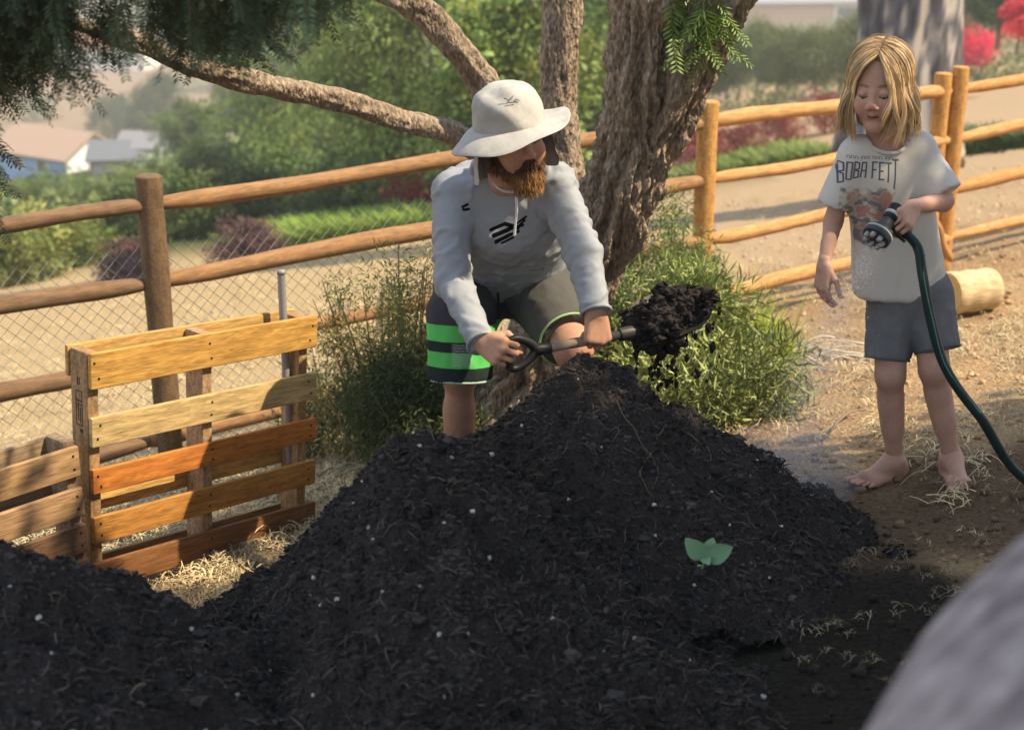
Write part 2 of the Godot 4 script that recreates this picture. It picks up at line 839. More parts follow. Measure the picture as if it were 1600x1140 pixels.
func ball(kind: String) -> ArrayMesh:
	if not balls.has(kind):
		match kind:
			"broad": balls[kind] = leaf_ball(70, 0.34, 0.20, 11)
			"fine": balls[kind] = leaf_ball(110, 0.34, 0.07, 12, 0.6)
			"needle": balls[kind] = leaf_ball(150, 0.55, 0.017, 13, -0.6)
			"flower": balls[kind] = leaf_ball(80, 0.26, 0.22, 14)
	return balls[kind]


# a tree or shrub: trunk, limbs and a crown of leaf clumps gathered in uneven lobes
func plant(called: String, label: String, cat: String, at: Vector3, h: float, w: float, trunk: float, col: Color, kind := "broad", clump := 0.35, lobes := 7, dens := 16, group := "", stem_col := Color(0.2, 0.15, 0.1), low := 0.25) -> Node3D:
	var near := settle(at)
	at = Vector3(0, 1.65, 0).lerp(at, near)
	h *= near
	w *= near
	trunk *= near
	clump *= near
	var o := thing(called, label, cat, at, group)
	var mb := MB.new()
	var lean := Vector3(rnd(-0.1, 0.1), 0, rnd(-0.1, 0.1)) * h
	var c1 := curve([Vector3(0, -0.25, 0), Vector3(0, h * 0.3, 0) + lean * 0.3, Vector3(0, h * 0.75, 0) + lean], [trunk, trunk * 0.75, trunk * 0.3], 5)
	tube(mb, c1[0], c1[1], 8, stem_col)
	var spots := []
	var cols := []
	for i in lobes:
		var y := h * lerpf(low, 0.86, (i + 0.5) / lobes)
		var wide := w * 0.5 * sin(PI * clampf(0.25 + 0.62 * (i + 0.5) / lobes, 0.0, 1.0))
		var a := i * 2.4 + rnd(-0.6, 0.6)
		var m := Vector3(cos(a) * wide * 0.55, y, sin(a) * wide * 0.55) + lean * y / h
		var r := maxf(wide * rnd(0.5, 0.75), h * 0.12)
		var c2 := curve([Vector3(0, y * 0.55, 0) + lean * y * 0.5 / h, (Vector3(0, y, 0) + m) * 0.5, m], [trunk * 0.45, trunk * 0.25, trunk * 0.08], 3)
		tube(mb, c2[0], c2[1], 5, stem_col)
		for k in dens:
			var d := Vector3(rng.randfn(), rng.randfn() * 0.8, rng.randfn()).normalized() * pow(rng.randf(), 0.5) * r
			var s := clump * rnd(0.6, 1.25)
			spots.append(Transform3D(Basis.from_euler(Vector3(rnd(-0.5, 0.5), rnd(0, TAU), rnd(-0.5, 0.5))).scaled(Vector3.ONE * s), m + d))
			var t := rnd(0.65, 1.3)
			t *= 1.45
			cols.append(Color(col.r * t * rnd(0.85, 1.15), col.g * t, col.b * t * rnd(0.8, 1.1)))
	part("trunk", mb.mesh(), M.tinted, o)
	many("crown", ball(kind), M.leaf, spots, cols, o)
	return o


func house(called: String, label: String, at: Vector3, turn: float, w: float, deep: float, wall: float, roof: float, walls: Color, gable: Color, roofc: Color, windows: Array, eave := 0.5) -> Node3D:
	var near := settle(at)
	var o := thing(called, label, "house", Vector3(0, 1.65, 0).lerp(at, near))
	o.rotation.y = turn
	o.scale = Vector3.ONE * near
	var base := -3.0
	var mb := MB.new()
	box(mb, Vector3(0, (wall + base) * 0.5, 0), Vector3(w, wall - base, deep), 0.02)
	part("wall", mb.mesh(), plain(walls.r, walls.g, walls.b), o)
	# the two gable ends, each a triangle with thickness over a facing of wall height
	for s in [-1, 1]:
		var g := MB.new()
		var x: float = s * (w * 0.5 + 0.06)
		var m := Vector3(x, wall * 0.5, 0)
		var ids := []
		for e in [-0.06, 0.06]:
			for p in [Vector2(-deep * 0.5 - 0.03, base), Vector2(deep * 0.5 + 0.03, base), Vector2(deep * 0.5 + 0.03, wall), Vector2(0, wall + roof), Vector2(-deep * 0.5 - 0.03, wall)]:
				ids.append(g.vert(Vector3(x + e, p.y, p.x)))
		for e in [0, 5]:
			g.out_quad(ids[e], ids[e + 1], ids[e + 2], ids[e + 4], m)
			g.out_tri(ids[e + 2], ids[e + 3], ids[e + 4], m)
		for k in 5:
			g.out_quad(ids[k], ids[(k + 1) % 5], ids[5 + (k + 1) % 5], ids[5 + k], m)
		part("gable", g.mesh(), plain(gable.r, gable.g, gable.b), o)
	var rf := MB.new()
	for s in [-1, 1]:
		var slope := Vector2(deep * 0.5 + eave, -(roof * (deep * 0.5 + eave) / (deep * 0.5)))
		var len := slope.length()
		var b := Basis(Vector3.RIGHT, s * atan2(-slope.y, slope.x))
		box(rf, Vector3(0, wall + roof + slope.y * 0.5 + 0.12, s * slope.x * 0.5), Vector3(w + 2.0 * eave, 0.16, len), 0.02, b)
	part("roof", rf.mesh(), plain(roofc.r, roofc.g, roofc.b), o)
	for q in windows:      # [x, y, wide, high] on the front, or on the right gable when the fifth is 1
		var wn := MB.new()
		var pn := MB.new()
		if q.size() > 4:
			box(wn, Vector3(w * 0.5 + 0.14, q[1], q[0]), Vector3(0.1, q[3] + 0.24, q[2] + 0.24), 0.01)
			box(pn, Vector3(w * 0.5 + 0.17, q[1], q[0]), Vector3(0.08, q[3], q[2]), 0.01)
		else:
			box(wn, Vector3(q[0], q[1], deep * 0.5 + 0.04), Vector3(q[2] + 0.24, q[3] + 0.24, 0.1), 0.01)
			box(pn, Vector3(q[0], q[1], deep * 0.5 + 0.07), Vector3(q[2], q[3], 0.08), 0.01)
		var f := part("window", wn.mesh(), plain(0.7, 0.7, 0.68), o)
		part("pane", pn.mesh(), plain(0.05, 0.06, 0.07, 0.15), f)
	return o


func build_far() -> void:
	# houses across the valley
	house("house", "long low house with blue front wall, white gable end and brown roof", Vector3(-32.413, -16.586, -100.000), -0.62, 7.6, 4.4, 1.75, 1.35, Color(0.24, 0.40, 0.72), Color(0.88, 0.87, 0.84), Color(0.36, 0.25, 0.18), [[-1.5, 0.95, 0.9, 0.8], [1.2, 0.95, 0.9, 0.8], [0.0, 1.1, 0.8, 1.1, 1]])
	house("house", "small white shed with teal side beside the blue fronted house", Vector3(-25.454, -15.860, -98.000), -0.2, 2.6, 2.6, 1.7, 0.7, Color(0.55, 0.72, 0.74), Color(0.7, 0.78, 0.78), Color(0.2, 0.2, 0.21), [[0.2, 0.9, 0.6, 0.8]])
	house("house", "grey roofed low house between the blue house and the white shed", Vector3(-28.749, -17.219, -104.000), 0.1, 4.0, 3.4, 1.3, 0.9, Color(0.42, 0.40, 0.37), Color(0.42, 0.40, 0.37), Color(0.13, 0.14, 0.16), [[0.6, 0.7, 0.7, 0.6]])
	house("house", "white house with red tiled roof above the bare tan slope", Vector3(-47.318, -16.939, -170.000), -0.1, 9.5, 6.0, 2.8, 1.6, Color(0.8, 0.78, 0.73), Color(0.8, 0.78, 0.73), Color(0.38, 0.17, 0.1), [[-2.5, 1.5, 1.2, 1.2], [0.0, 1.5, 1.2, 1.2], [2.8, 1.5, 1.2, 1.2]])
	house("house", "small cream cottage half hidden among the valley trees", Vector3(-15.635, -12.276, -80.000), 0.3, 2.0, 1.8, 0.9, 0.5, Color(0.62, 0.55, 0.44), Color(0.7, 0.65, 0.55), Color(0.5, 0.42, 0.33), [[0.0, 0.5, 0.4, 0.4]])
	house("house", "big grey roofed house at the top edge right of the pepper tree trunk", Vector3(11.605, -3.397, -62.000), 0.15, 5.2, 7.0, 1.4, 3.2, Color(0.5, 0.36, 0.24), Color(0.5, 0.36, 0.24), Color(0.27, 0.27, 0.31), [[1.5, 0.7, 0.9, 0.8]], 0.3)
	house("house", "orange walled house at the top edge just left of the grey trunk", Vector3(14.863, -3.608, -66.000), -0.3, 2.8, 4.0, 2.6, 1.0, Color(0.62, 0.36, 0.19), Color(0.62, 0.36, 0.19), Color(0.3, 0.2, 0.14), [[0.3, 1.3, 0.8, 0.9]], 0.3)

	var dark := Color(0.045, 0.075, 0.025)
	var mid := Color(0.085, 0.125, 0.035)
	var light := Color(0.15, 0.20, 0.055)
	var olive := Color(0.17, 0.19, 0.06)
	# big trees in the middle distance behind the limbs, left to right
	var big := [
		["light green spreading tree, widest one behind the two pepper limbs", Vector3(-3.862, -4.238, -30.000), 4.4, 5.2, light, "fine"],
		["tall mid green tree behind the fork of the pepper limbs", Vector3(-1.745, -4.027, -27.000), 4.9, 3.6, Color(0.12, 0.17, 0.05), "fine"],
		["bright green tree between the thin upright stem and the hat", Vector3(0.000, -5.078, -32.000), 5.4, 4.0, light, "broad"],
		["dark green tree standing in front of the light spreading tree", Vector3(-1.898, -3.060, -24.000), 2.2, 1.6, dark, "broad"],
		["mid green tree seen between the upright stem and the thick trunk", Vector3(2.136, -4.584, -36.000), 5.0, 3.6, Color(0.11, 0.16, 0.045), "broad"],
		["round dark tree above the white shed on the tan slope", Vector3(-31.574, -16.312, -112.000), 4.0, 4.4, dark, "broad"],
		["taller dark tree right of the round one above the white shed", Vector3(-26.933, -15.833, -106.000), 6.0, 4.6, Color(0.06, 0.085, 0.03), "broad"],
		["pale green tree left of the cream cottage", Vector3(-13.918, -9.799, -62.000), 3.4, 3.6, mid, "broad"],
		["grey green slender tree above the cream cottage", Vector3(-14.956, -10.989, -76.000), 5.0, 3.0, Color(0.13, 0.16, 0.09), "fine"],
		["broad mid green tree right of the cream cottage", Vector3(-8.595, -8.314, -52.000), 4.2, 4.6, mid, "broad"],
		["small bush on the tan slope over the roof of the blue fronted house", Vector3(-41.816, -16.440, -124.000), 2.4, 5.0, mid, "broad"],
		["tree at the left edge of the slope under the drooping leaves", Vector3(-35.618, -12.907, -90.000), 4.0, 4.0, dark, "broad"],
		["olive tree at top centre beyond the limbs", Vector3(-19.930, -12.638, -120.000), 9.0, 9.0, Color(0.11, 0.13, 0.05), "broad"],
		["farthest tree at top centre over the spreading tree", Vector3(-1.956, -8.067, -110.000), 9.0, 9.5, mid, "broad"],
	]
	for b in big:
		plant("tree", b[0], "tree", b[1], b[2], b[3], 0.04 * b[2], b[4], b[5], 0.13 * b[2] * 0.8, 9, 22, "", Color(0.2, 0.15, 0.1), 0.2)
	# shrubs below the houses and along the far edge of the field
	var low := [
		["bushy green shrub under the blue fronted house", Vector3(-19.818, -10.545, -58.000), 1.2, 4.4, Color(0.10, 0.15, 0.04)],
		["bushy green shrub under the white gable", Vector3(-15.958, -9.704, -54.000), 1.2, 3.8, mid],
		["wide green shrub below the white shed", Vector3(-14.197, -9.810, -56.000), 1.25, 3.8, Color(0.10, 0.14, 0.04)],
		["green shrub right of the fence post and over the top rail", Vector3(-9.966, -7.764, -46.000), 2.0, 3.0, mid],
		["pale olive tree behind the left end of the fence", Vector3(-6.141, -2.816, -17.000), 0.75, 1.4, olive],
		["pale olive shrub left of the fence post between the rails", Vector3(-6.039, -3.112, -19.000), 0.62, 1.2, Color(0.15, 0.18, 0.05)],
		["dark green shrub against the left of the fence post", Vector3(-6.204, -3.653, -22.000), 1.0, 1.0, dark],
		["dark green shrub right of the fence post under the top rail", Vector3(-5.575, -3.872, -24.000), 1.1, 1.6, mid],
		["deep green shrub under the middle of the top rail", Vector3(-5.000, -4.123, -26.000), 1.2, 1.4, Color(0.05, 0.08, 0.03)],
		["broad green hedge shrub below the spreading tree", Vector3(-4.117, -4.090, -27.000), 1.3, 2.4, mid],
		["low green shrub left of the bougainvillea behind the man", Vector3(-2.881, -3.817, -26.000), 1.2, 2.0, Color(0.08, 0.12, 0.04)],
	]
	for b in low:
		plant("shrub", b[0], "shrub", b[1], b[2], b[3], 0.05 * b[2], b[4], "broad", 0.16 * b[2] + 0.06, 7, 24, "", Color(0.16, 0.12, 0.08), 0.12)
	var plum := Color(0.10, 0.05, 0.055)
	plant("shrub", "purple brown leafed shrub beside the left fence post", "shrub", Vector3(-4.322, -2.362, -15.500), 0.34, 0.75, 0.02, plum, "broad", 0.12, 6, 22, "", Color(0.1, 0.07, 0.06), 0.15)
	plant("shrub", "purple brown leafed shrub over the second rail, farther from the post", "shrub", Vector3(-3.006, -2.212, -15.500), 0.44, 0.85, 0.02, plum, "broad", 0.12, 6, 22, "", Color(0.1, 0.07, 0.06), 0.15)
	var red := Color(0.22, 0.03, 0.05)
	plant("bougainvillea", "dark red bougainvillea behind the left shoulder of the man", "bougainvillea", Vector3(-1.361, -2.390, -19.000), 0.5, 0.75, 0.02, red, "flower", 0.14, 6, 24, "", Color(0.15, 0.1, 0.07), 0.15)
	plant("bougainvillea", "tall bright pink bougainvillea beside the grey trunk", "bougainvillea", Vector3(4.469, 0.033, -14.000), 0.52, 0.52, 0.02, Color(0.55, 0.03, 0.11), "flower", 0.085, 8, 18, "", Color(0.15, 0.1, 0.07), 0.25)
	plant("bougainvillea", "dull pink bougainvillea drooping at the foot of the grey trunk", "bougainvillea", Vector3(4.011, -0.039, -13.200), 0.3, 0.42, 0.02, Color(0.55, 0.06, 0.12), "flower", 0.07, 6, 14, "", Color(0.15, 0.1, 0.07), 0.15)
	plant("bougainvillea", "red flowered shrub at the top right corner", "bougainvillea", Vector3(7.745, -0.293, -22.000), 0.6, 0.6, 0.02, Color(0.5, 0.05, 0.09), "flower", 0.12, 6, 14, "", Color(0.15, 0.1, 0.07), 0.15)
	var rows := [["red bougainvillea next to the thick trunk behind the right fence", Vector3(1.607, -0.824, -13.500)], ["red bougainvillea just left of the tall right fence post", Vector3(1.765, -0.744, -13.400)], ["red bougainvillea just right of the tall right fence post", Vector3(2.236, -0.761, -14.000)], ["red bougainvillea under the top rail, midway between post and child", Vector3(2.757, -0.731, -14.600)], ["red bougainvillea under the top rail closest to the child's hair", Vector3(3.336, -0.674, -15.000)]]
	for b in rows:
		plant("bougainvillea", b[0], "bougainvillea", b[1], rnd(0.3, 0.42), rnd(0.55, 0.75), 0.02, Color(0.20, 0.045, 0.05), "flower", 0.07, 6, 13, "", Color(0.25, 0.18, 0.12), 0.2)

	# the row of thin young trees beyond the right fence
	var names := ["first thin pale stemmed tree in the row right of the pepper trunk", "second thin pale stemmed tree in the row right of the pepper trunk", "third thin pale stemmed tree in the row, above the tall fence post", "fourth thin tree in the row behind the right fence", "fifth thin tree in the row behind the right fence", "sixth thin tree in the row, under the big grey roof", "seventh thin tree in the row, beside the child's hair", "last thin tree in the row, behind the child's head"]
	for i in 8:
		var b := Vector3(3.856, -2.208, -28.000).lerp(Vector3(7.109, -1.996, -29.000), (i + rnd(-0.15, 0.15)) / 7.0)
		plant("young_tree", names[i], "tree", b, rnd(1.35, 1.75), rnd(0.8, 1.05), 0.035, Color(0.14, 0.17, 0.075), "fine", 0.24, 8, 14, "young trees in a row beyond the right fence", Color(0.42, 0.37, 0.30), 0.38)
	plant("tree", "dark green tree at the top right corner beyond the pink flowers", "tree", Vector3(10.132, -0.974, -30.000), 1.7, 1.4, 0.06, dark, "broad", 0.25, 8, 20)
	plant("tree", "grey green tree between the grey trunk and the top right corner", "tree", Vector3(10.554, -1.088, -34.000), 1.9, 1.8, 0.06, Color(0.15, 0.17, 0.09), "fine", 0.3, 8, 18)

	# big grey trunk with peeling bark
	var eu := thing("eucalyptus_tree", "huge grey trunk with peeling pale bark behind the child's head", "tree", Vector3(3.163, -0.007, -11.500))
	var mb := MB.new()
	var pts := []
	var rr := []
	for i in 111:
		var y := i * 0.09
		pts.append(Vector3(-0.02 * y + 0.03 * sin(y * 1.7), y - 0.3, 0))
		rr.append(0.37 + 0.16 * exp(-y * 2.2) + 0.01 * sin(y * 5.0))
	tube(mb, pts, rr, 72)
	displace(mb, func(p: Vector3, _n: Vector3) -> float:
		return 0.05 * ridge.get_noise_3d(p.x * 3.0, p.y * 0.5, p.z * 3.0) + 0.02 * fine.get_noise_3d(p.x * 12.0, p.y * 1.5, p.z * 12.0))
	paint(mb, func(p: Vector3, _n: Vector3) -> Color:
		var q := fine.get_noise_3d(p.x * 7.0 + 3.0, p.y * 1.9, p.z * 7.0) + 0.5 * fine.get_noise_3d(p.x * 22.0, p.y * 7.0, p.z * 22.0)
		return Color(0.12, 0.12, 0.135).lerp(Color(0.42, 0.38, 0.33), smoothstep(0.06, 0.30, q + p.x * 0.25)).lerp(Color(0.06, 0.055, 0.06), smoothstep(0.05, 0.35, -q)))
	var bm := plain(1, 1, 1, 0.85)
	bm.vertex_color_use_as_albedo = true
	part("trunk", mb.mesh(), bm, eu)
	var lim := MB.new()
	for q in [Vector3(1.0, 12.0, 0.4), Vector3(-1.1, 12.2, -0.5), Vector3(0.2, 12.8, 0.8)]:
		var c2 := curve([Vector3(-0.2, 9.3, 0), Vector3(-0.15, 10.0, 0) + q * 0.05, q], [0.36, 0.22, 0.07], 6)
		tube(lim, c2[0], c2[1], 12, Color(0.3, 0.28, 0.27))
	part("limb", lim.mesh(), bm, eu)
	var spots := []
	var cols := []
	for i in 170:
		var d := Vector3(rng.randfn(), rng.randfn() * 0.7, rng.randfn()) * 0.9
		spots.append(Transform3D(Basis.from_euler(Vector3(0, rnd(0, TAU), 0)).scaled(Vector3.ONE * rnd(0.3, 0.5)), Vector3(0, 12.6, 0) + d))
		cols.append(Color(0.10, 0.13, 0.06) * rnd(0.7, 1.2))
	many("crown", ball("fine"), M.leaf, spots, cols, eu)

	# bright green grass strips past the field, and the wood that reads as one mass
	grass_strip("grass", "bright green grass strip behind the man and the fence", Vector3(-2.560, -1.834, -14.659), Vector3(-0.745, -1.576, -14.622), 1.3, 0.15, Color(0.17, 0.26, 0.03))
	grass_strip("grass", "green grass strip beyond the right fence", Vector3(1.783, -1.415, -16.192), Vector3(4.071, -1.176, -16.856), 2.6, 0.10, Color(0.13, 0.18, 0.03))
	grass_strip("grass", "dark green grass strip at the right edge past the double posts", Vector3(4.677, -0.821, -14.658), Vector3(5.866, -0.657, -14.674), 1.5, 0.12, Color(0.05, 0.09, 0.02))

	spots = []
	cols = []
	for i in 2600:
		var d := 20.0 + 230.0 * pow(rng.randf(), 1.3)
		var u := rnd(-0.42, 0.09)
		var x := u * d
		if d > 60.0 and u < -0.13 and d < 260.0 and rng.randf() < 0.97:
			continue
		if d > 38.0 and u < -0.24 or d < 40.0 and u < -0.16 and rng.randf() < 0.5:
			continue
		var s := rnd(0.35, 0.8) * (0.6 + d * 0.012)
		var p := ground_at(x, -d, s * 0.45)
		spots.append(Transform3D(Basis.from_euler(Vector3(rnd(-0.3, 0.3), rnd(0, TAU), 0)).scaled(Vector3(s, s * rnd(0.7, 1.2), s)), p))
		var t := rnd(0.55, 1.35)
		cols.append((Color(0.075, 0.11, 0.035) if rng.randf() < 0.5 else Color(0.15, 0.185, 0.06)) * t * 1.5)
	for i in 900:
		var d := 18.0 + 160.0 * rng.randf()
		var x := d * rnd(-1.1, -0.47)
		var s := rnd(0.35, 0.8) * (0.6 + d * 0.012)
		spots.append(Transform3D(Basis.from_euler(Vector3(rnd(-0.3, 0.3), rnd(0, TAU), 0)).scaled(Vector3(s, s, s)), ground_at(x, -d, s * 0.4)))
		cols.append(Color(0.13, 0.165, 0.06) * rnd(0.6, 1.3))
	for i in 500:
		var d := 30.0 + 120.0 * rng.randf()
		var x := d * rnd(0.10, 0.40)
		var s := rnd(0.25, 0.55) * (0.6 + d * 0.012)
		if d < 64.0 and d > 48.0 and x / d > 0.15 and x / d < 0.25:
			continue
		spots.append(Transform3D(Basis.from_euler(Vector3(rnd(-0.3, 0.3), rnd(0, TAU), 0)).scaled(Vector3(s, s, s)), ground_at(x, -d, s * 0.4)))
		cols.append(Color(0.18, 0.205, 0.09) * rnd(0.6, 1.3))
	var wd := many("valley_woodland", ball("broad"), M.leaf, spots, cols, self)
	tag(wd, "green scrub and treetops covering the valley floor", "woodland", "", "stuff")


func grass_tuft(blades: int, h: float, spread: float, sd: int, wide := 0.006) -> ArrayMesh:
	var r := RandomNumberGenerator.new()
	r.seed = sd
	var mb := MB.new()
	for i in blades:
		var a := r.randf() * TAU
		var b := Vector3(cos(a), 0, sin(a))
		var p := b * r.randf() * spread
		var w := Vector3(-b.z, 0, b.x).rotated(Vector3.UP, r.randf_range(-1, 1)) * wide * r.randf_range(0.6, 1.3)
		var hh := h * r.randf_range(0.5, 1.1)
		var out := r.randf_range(0.1, 0.75) * hh
		var tone := r.randf_range(0.75, 1.2)
		var cc := Color(tone, tone, tone * 0.9)
		var last := [mb.vert(p - w, Vector2.ZERO, cc), mb.vert(p + w, Vector2.ZERO, cc)]
		for k in range(1, 4):
			var t := k / 3.0
			var q := p + b * out * t * t + Vector3.UP * hh * (t - 0.25 * t * t * out / hh)
			var ww := w * (1.0 - t * 0.9)
			var nx := [mb.vert(q - ww, Vector2.ZERO, cc), mb.vert(q + ww, Vector2.ZERO, cc)]
			mb.quad(last[0], last[1], nx[1], nx[0])
			last = nx
	return mb.mesh()


func grass_strip(called: String, label: String, a: Vector3, b: Vector3, deep: float, h: float, col: Color) -> void:
	var spots := []
	var cols := []
	for i in 900:
		var p := a.lerp(b, rng.randf()) + Vector3(-0.25, 0, -1.0) * rng.randf() * deep
		var s := rnd(0.7, 1.4)
		spots.append(Transform3D(Basis(Vector3.UP, rnd(0, TAU)).scaled(Vector3(s * 2.2, s, s * 2.2)), ground_at(p.x, p.z, -0.02)))
		cols.append(col * rnd(0.7, 1.25))
	var o := many(called, grass_tuft(26, h, 0.16, 51, 0.010), M.leaf, spots, cols, self)
	tag(o, label, "grass", "", "stuff")


# ---------------------------------------------------------------- the fence
func rail_mesh(a: Vector3, b: Vector3, r: float, sd: float) -> MB:
	var mb := MB.new()
	var pts := []
	var rr := []
	for i in 25:
		var t := i / 24.0
		pts.append(a.lerp(b, t) + Vector3(0, 0.006 * sin(t * 9.0 + sd), 0))
		rr.append(r * (1.0 + 0.05 * sin(t * 13.0 + sd * 2.0)) * (0.72 + 0.28 * minf(1.0, minf(t, 1.0 - t) * 16.0)))
	tube(mb, pts, rr, 12)
	displace(mb, func(p: Vector3, _n: Vector3) -> float: return 0.004 * fine.get_noise_3d(p.x * 5.0 + sd, p.y * 22.0, p.z * 5.0))
	return mb


func build_fence() -> void:
	var o := thing("rail_fence", "long wooden fence with round posts and four rails crossing behind both people", "fence")
	var l := [Vector3(-1.355, 0.581, -5.200), Vector3(-1.378, 0.284, -5.200), Vector3(-1.404, -0.034, -5.200), Vector3(-1.431, -0.375, -5.200)]
	var m := [Vector3(0.922, 0.678, -6.660), Vector3(0.935, 0.399, -6.660), Vector3(0.947, 0.111, -6.660), Vector3(0.959, -0.177, -6.660)]
	var r := [Vector3(2.331, 0.707, -7.580), Vector3(2.356, 0.452, -7.580), Vector3(2.383, 0.173, -7.580), Vector3(2.409, -0.094, -7.580)]
	var e := []
	var w := []
	for i in 4:
		e.append(r[i] + (Vector3(2.852, 0.732, -7.950) - Vector3(2.331, 0.707, -7.580)) * 5.0)
		w.append(l[i] + (l[i] - m[i]) * 0.62 + Vector3(0, 0.02, 0))
	var runs := [w, l, m, r, e]
	# rails: older browner wood on the left run, fresh orange wood on the right
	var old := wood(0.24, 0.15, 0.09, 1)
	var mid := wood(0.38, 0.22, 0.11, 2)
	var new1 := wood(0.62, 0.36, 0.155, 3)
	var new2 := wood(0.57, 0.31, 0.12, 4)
	for s in 4:
		for i in 4:
			var a: Vector3 = runs[s][i]
			var b: Vector3 = runs[s + 1][i]
			var len := a.distance_to(b)
			var mb := rail_mesh(Vector3(0, 0, 0), Vector3(len, 0, 0), 0.031 + 0.003 * ((i * 7 + s) % 3), s * 3.1 + i * 1.7)
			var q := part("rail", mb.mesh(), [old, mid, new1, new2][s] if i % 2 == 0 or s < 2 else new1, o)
			var x := (b - a).normalized()
			var z := x.cross(Vector3.UP).normalized()
			q.transform = Transform3D(Basis(x, z.cross(x), z), a)
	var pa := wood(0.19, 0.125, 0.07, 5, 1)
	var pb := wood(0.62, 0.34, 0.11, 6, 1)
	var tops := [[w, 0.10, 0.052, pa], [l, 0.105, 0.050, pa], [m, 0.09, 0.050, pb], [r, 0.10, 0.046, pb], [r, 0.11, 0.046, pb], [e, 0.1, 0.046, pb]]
	for i in tops.size():
		var t: Vector3 = tops[i][0][0]
		var base: Vector3 = tops[i][0][3]
		var g := hgt(base.x, base.z) - 0.15
		var rad: float = tops[i][2]
		var off := Vector3.ZERO
		if i == 3:
			off = Vector3(-0.045, -0.01, 0.02)
		if i == 4:
			off = Vector3(0.052, 0.01, -0.01)
		var mb := MB.new()
		var pts := []
		var rr := []
		var hi := t.y + float(tops[i][1]) - g
		for k in 21:
			pts.append(Vector3(0, hi * k / 20.0, 0))
			rr.append(rad * (1.0 + 0.03 * sin(k * 0.9 + i)))
		pts.append(Vector3(0, hi + 0.008, 0))
		rr.append(rad * 0.85)
		tube(mb, pts, rr, 16)
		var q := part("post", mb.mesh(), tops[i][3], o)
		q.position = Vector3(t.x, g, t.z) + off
	# diagonal brace by the double post
	var br := rail_mesh(Vector3.ZERO, Vector3(0.42, 0, 0), 0.022, 4.0)
	var bq := part("brace", br.mesh(), new2, o)
	var b0: Vector3 = Vector3(2.181, 0.149, -7.300)
	var b1: Vector3 = Vector3(2.342, -0.114, -7.420)
	var bx := (b1 - b0).normalized()
	var bz := bx.cross(Vector3.UP).normalized()
	bq.transform = Transform3D(Basis(bx, bz.cross(bx), bz), b0)

	# diamond wire mesh hung on the far side of the rails
	var wire := MB.new()
	var back := Vector3(-0.52, 0, -0.85) * 0.06
	for s in 2:
		var a0: Vector3 = runs[s][1] + back
		var a1: Vector3 = runs[s + 1][1] + back
		var len := a0.distance_to(a1)
		var hgt_ := 0.92
		var cell := 0.056
		var n := int((len + hgt_) / cell)
		var x := (a1 - a0) / len
		for k in n:
			for turn in 2:
				var dir := turn * 2.0 - 1.0
				var s0 := k * cell - (hgt_ if dir > 0 else 0.0)
				var u0 := s0
				var v0 := 0.0
				var u1 := s0 + dir * hgt_
				if dir < 0:
					u0 = s0 + 0.0
					u1 = s0 - hgt_
				var v1 := hgt_
				# clip to the run
				var t0 := 0.0
				var t1 := 1.0
				var du := u1 - u0
				var ta := (0.0 - u0) / du
				var tb := (len - u0) / du
				t0 = maxf(t0, minf(ta, tb))
				t1 = minf(t1, maxf(ta, tb))
				if t1 - t0 < 0.02:
					continue
				var p0 := a0 + x * (u0 + du * t0) + Vector3(0, 0.13 - (v0 + (v1 - v0) * t0), 0)
				var p1 := a0 + x * (u0 + du * t1) + Vector3(0, 0.13 - (v0 + (v1 - v0) * t1), 0)
				tube(wire, [p0, p1], [0.0013, 0.0013], 3, Color.WHITE, false)
	var wm := plain(0.36, 0.35, 0.33, 0.5)
	wm.metallic = 0.3
	tag(part("wire_mesh", wire.mesh(), wm, o), "", "", "", "stuff")


# ---------------------------------------------------------------- the pepper tree
func bark_limb(pts: Array, radii: Array, per: int, sides: int, amp: float, sd: float) -> MB:
	var mb := MB.new()
	var c := curve(pts, radii, per)
	tube(mb, c[0], c[1], sides)
	var n := mb.normals()
	var pp: Array = c[0]
	var rr: Array = c[1]
	var k := 0
	var run := sd * 3.0
	for i in pp.size():
		if i > 0:
			run += pp[i].distance_to(pp[i - 1])
		var r: float = maxf(rr[i], 0.02)
		for j in sides:
			var p := mb.v[k]
			# furrows run along the limb, wander and wind slowly round it
			var a := TAU * j / sides + run * 0.9 + 0.35 * lumps.get_noise_3dv(p * 3.0 + Vector3(sd, 9, 2))
			var q := Vector3(cos(a) * r, sin(a) * r, run * 0.14)
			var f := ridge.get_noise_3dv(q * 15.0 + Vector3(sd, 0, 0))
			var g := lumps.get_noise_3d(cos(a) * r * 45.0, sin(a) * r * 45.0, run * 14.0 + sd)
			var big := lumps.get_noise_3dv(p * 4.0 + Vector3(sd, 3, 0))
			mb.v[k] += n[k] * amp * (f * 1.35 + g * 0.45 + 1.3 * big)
			var tone := clampf(0.80 + 0.40 * f + 0.2 * g, 0.35, 1.25)  # furrows toned darker: crevice shade put into the bark colour
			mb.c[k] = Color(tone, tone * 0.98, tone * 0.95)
			k += 1
	return mb


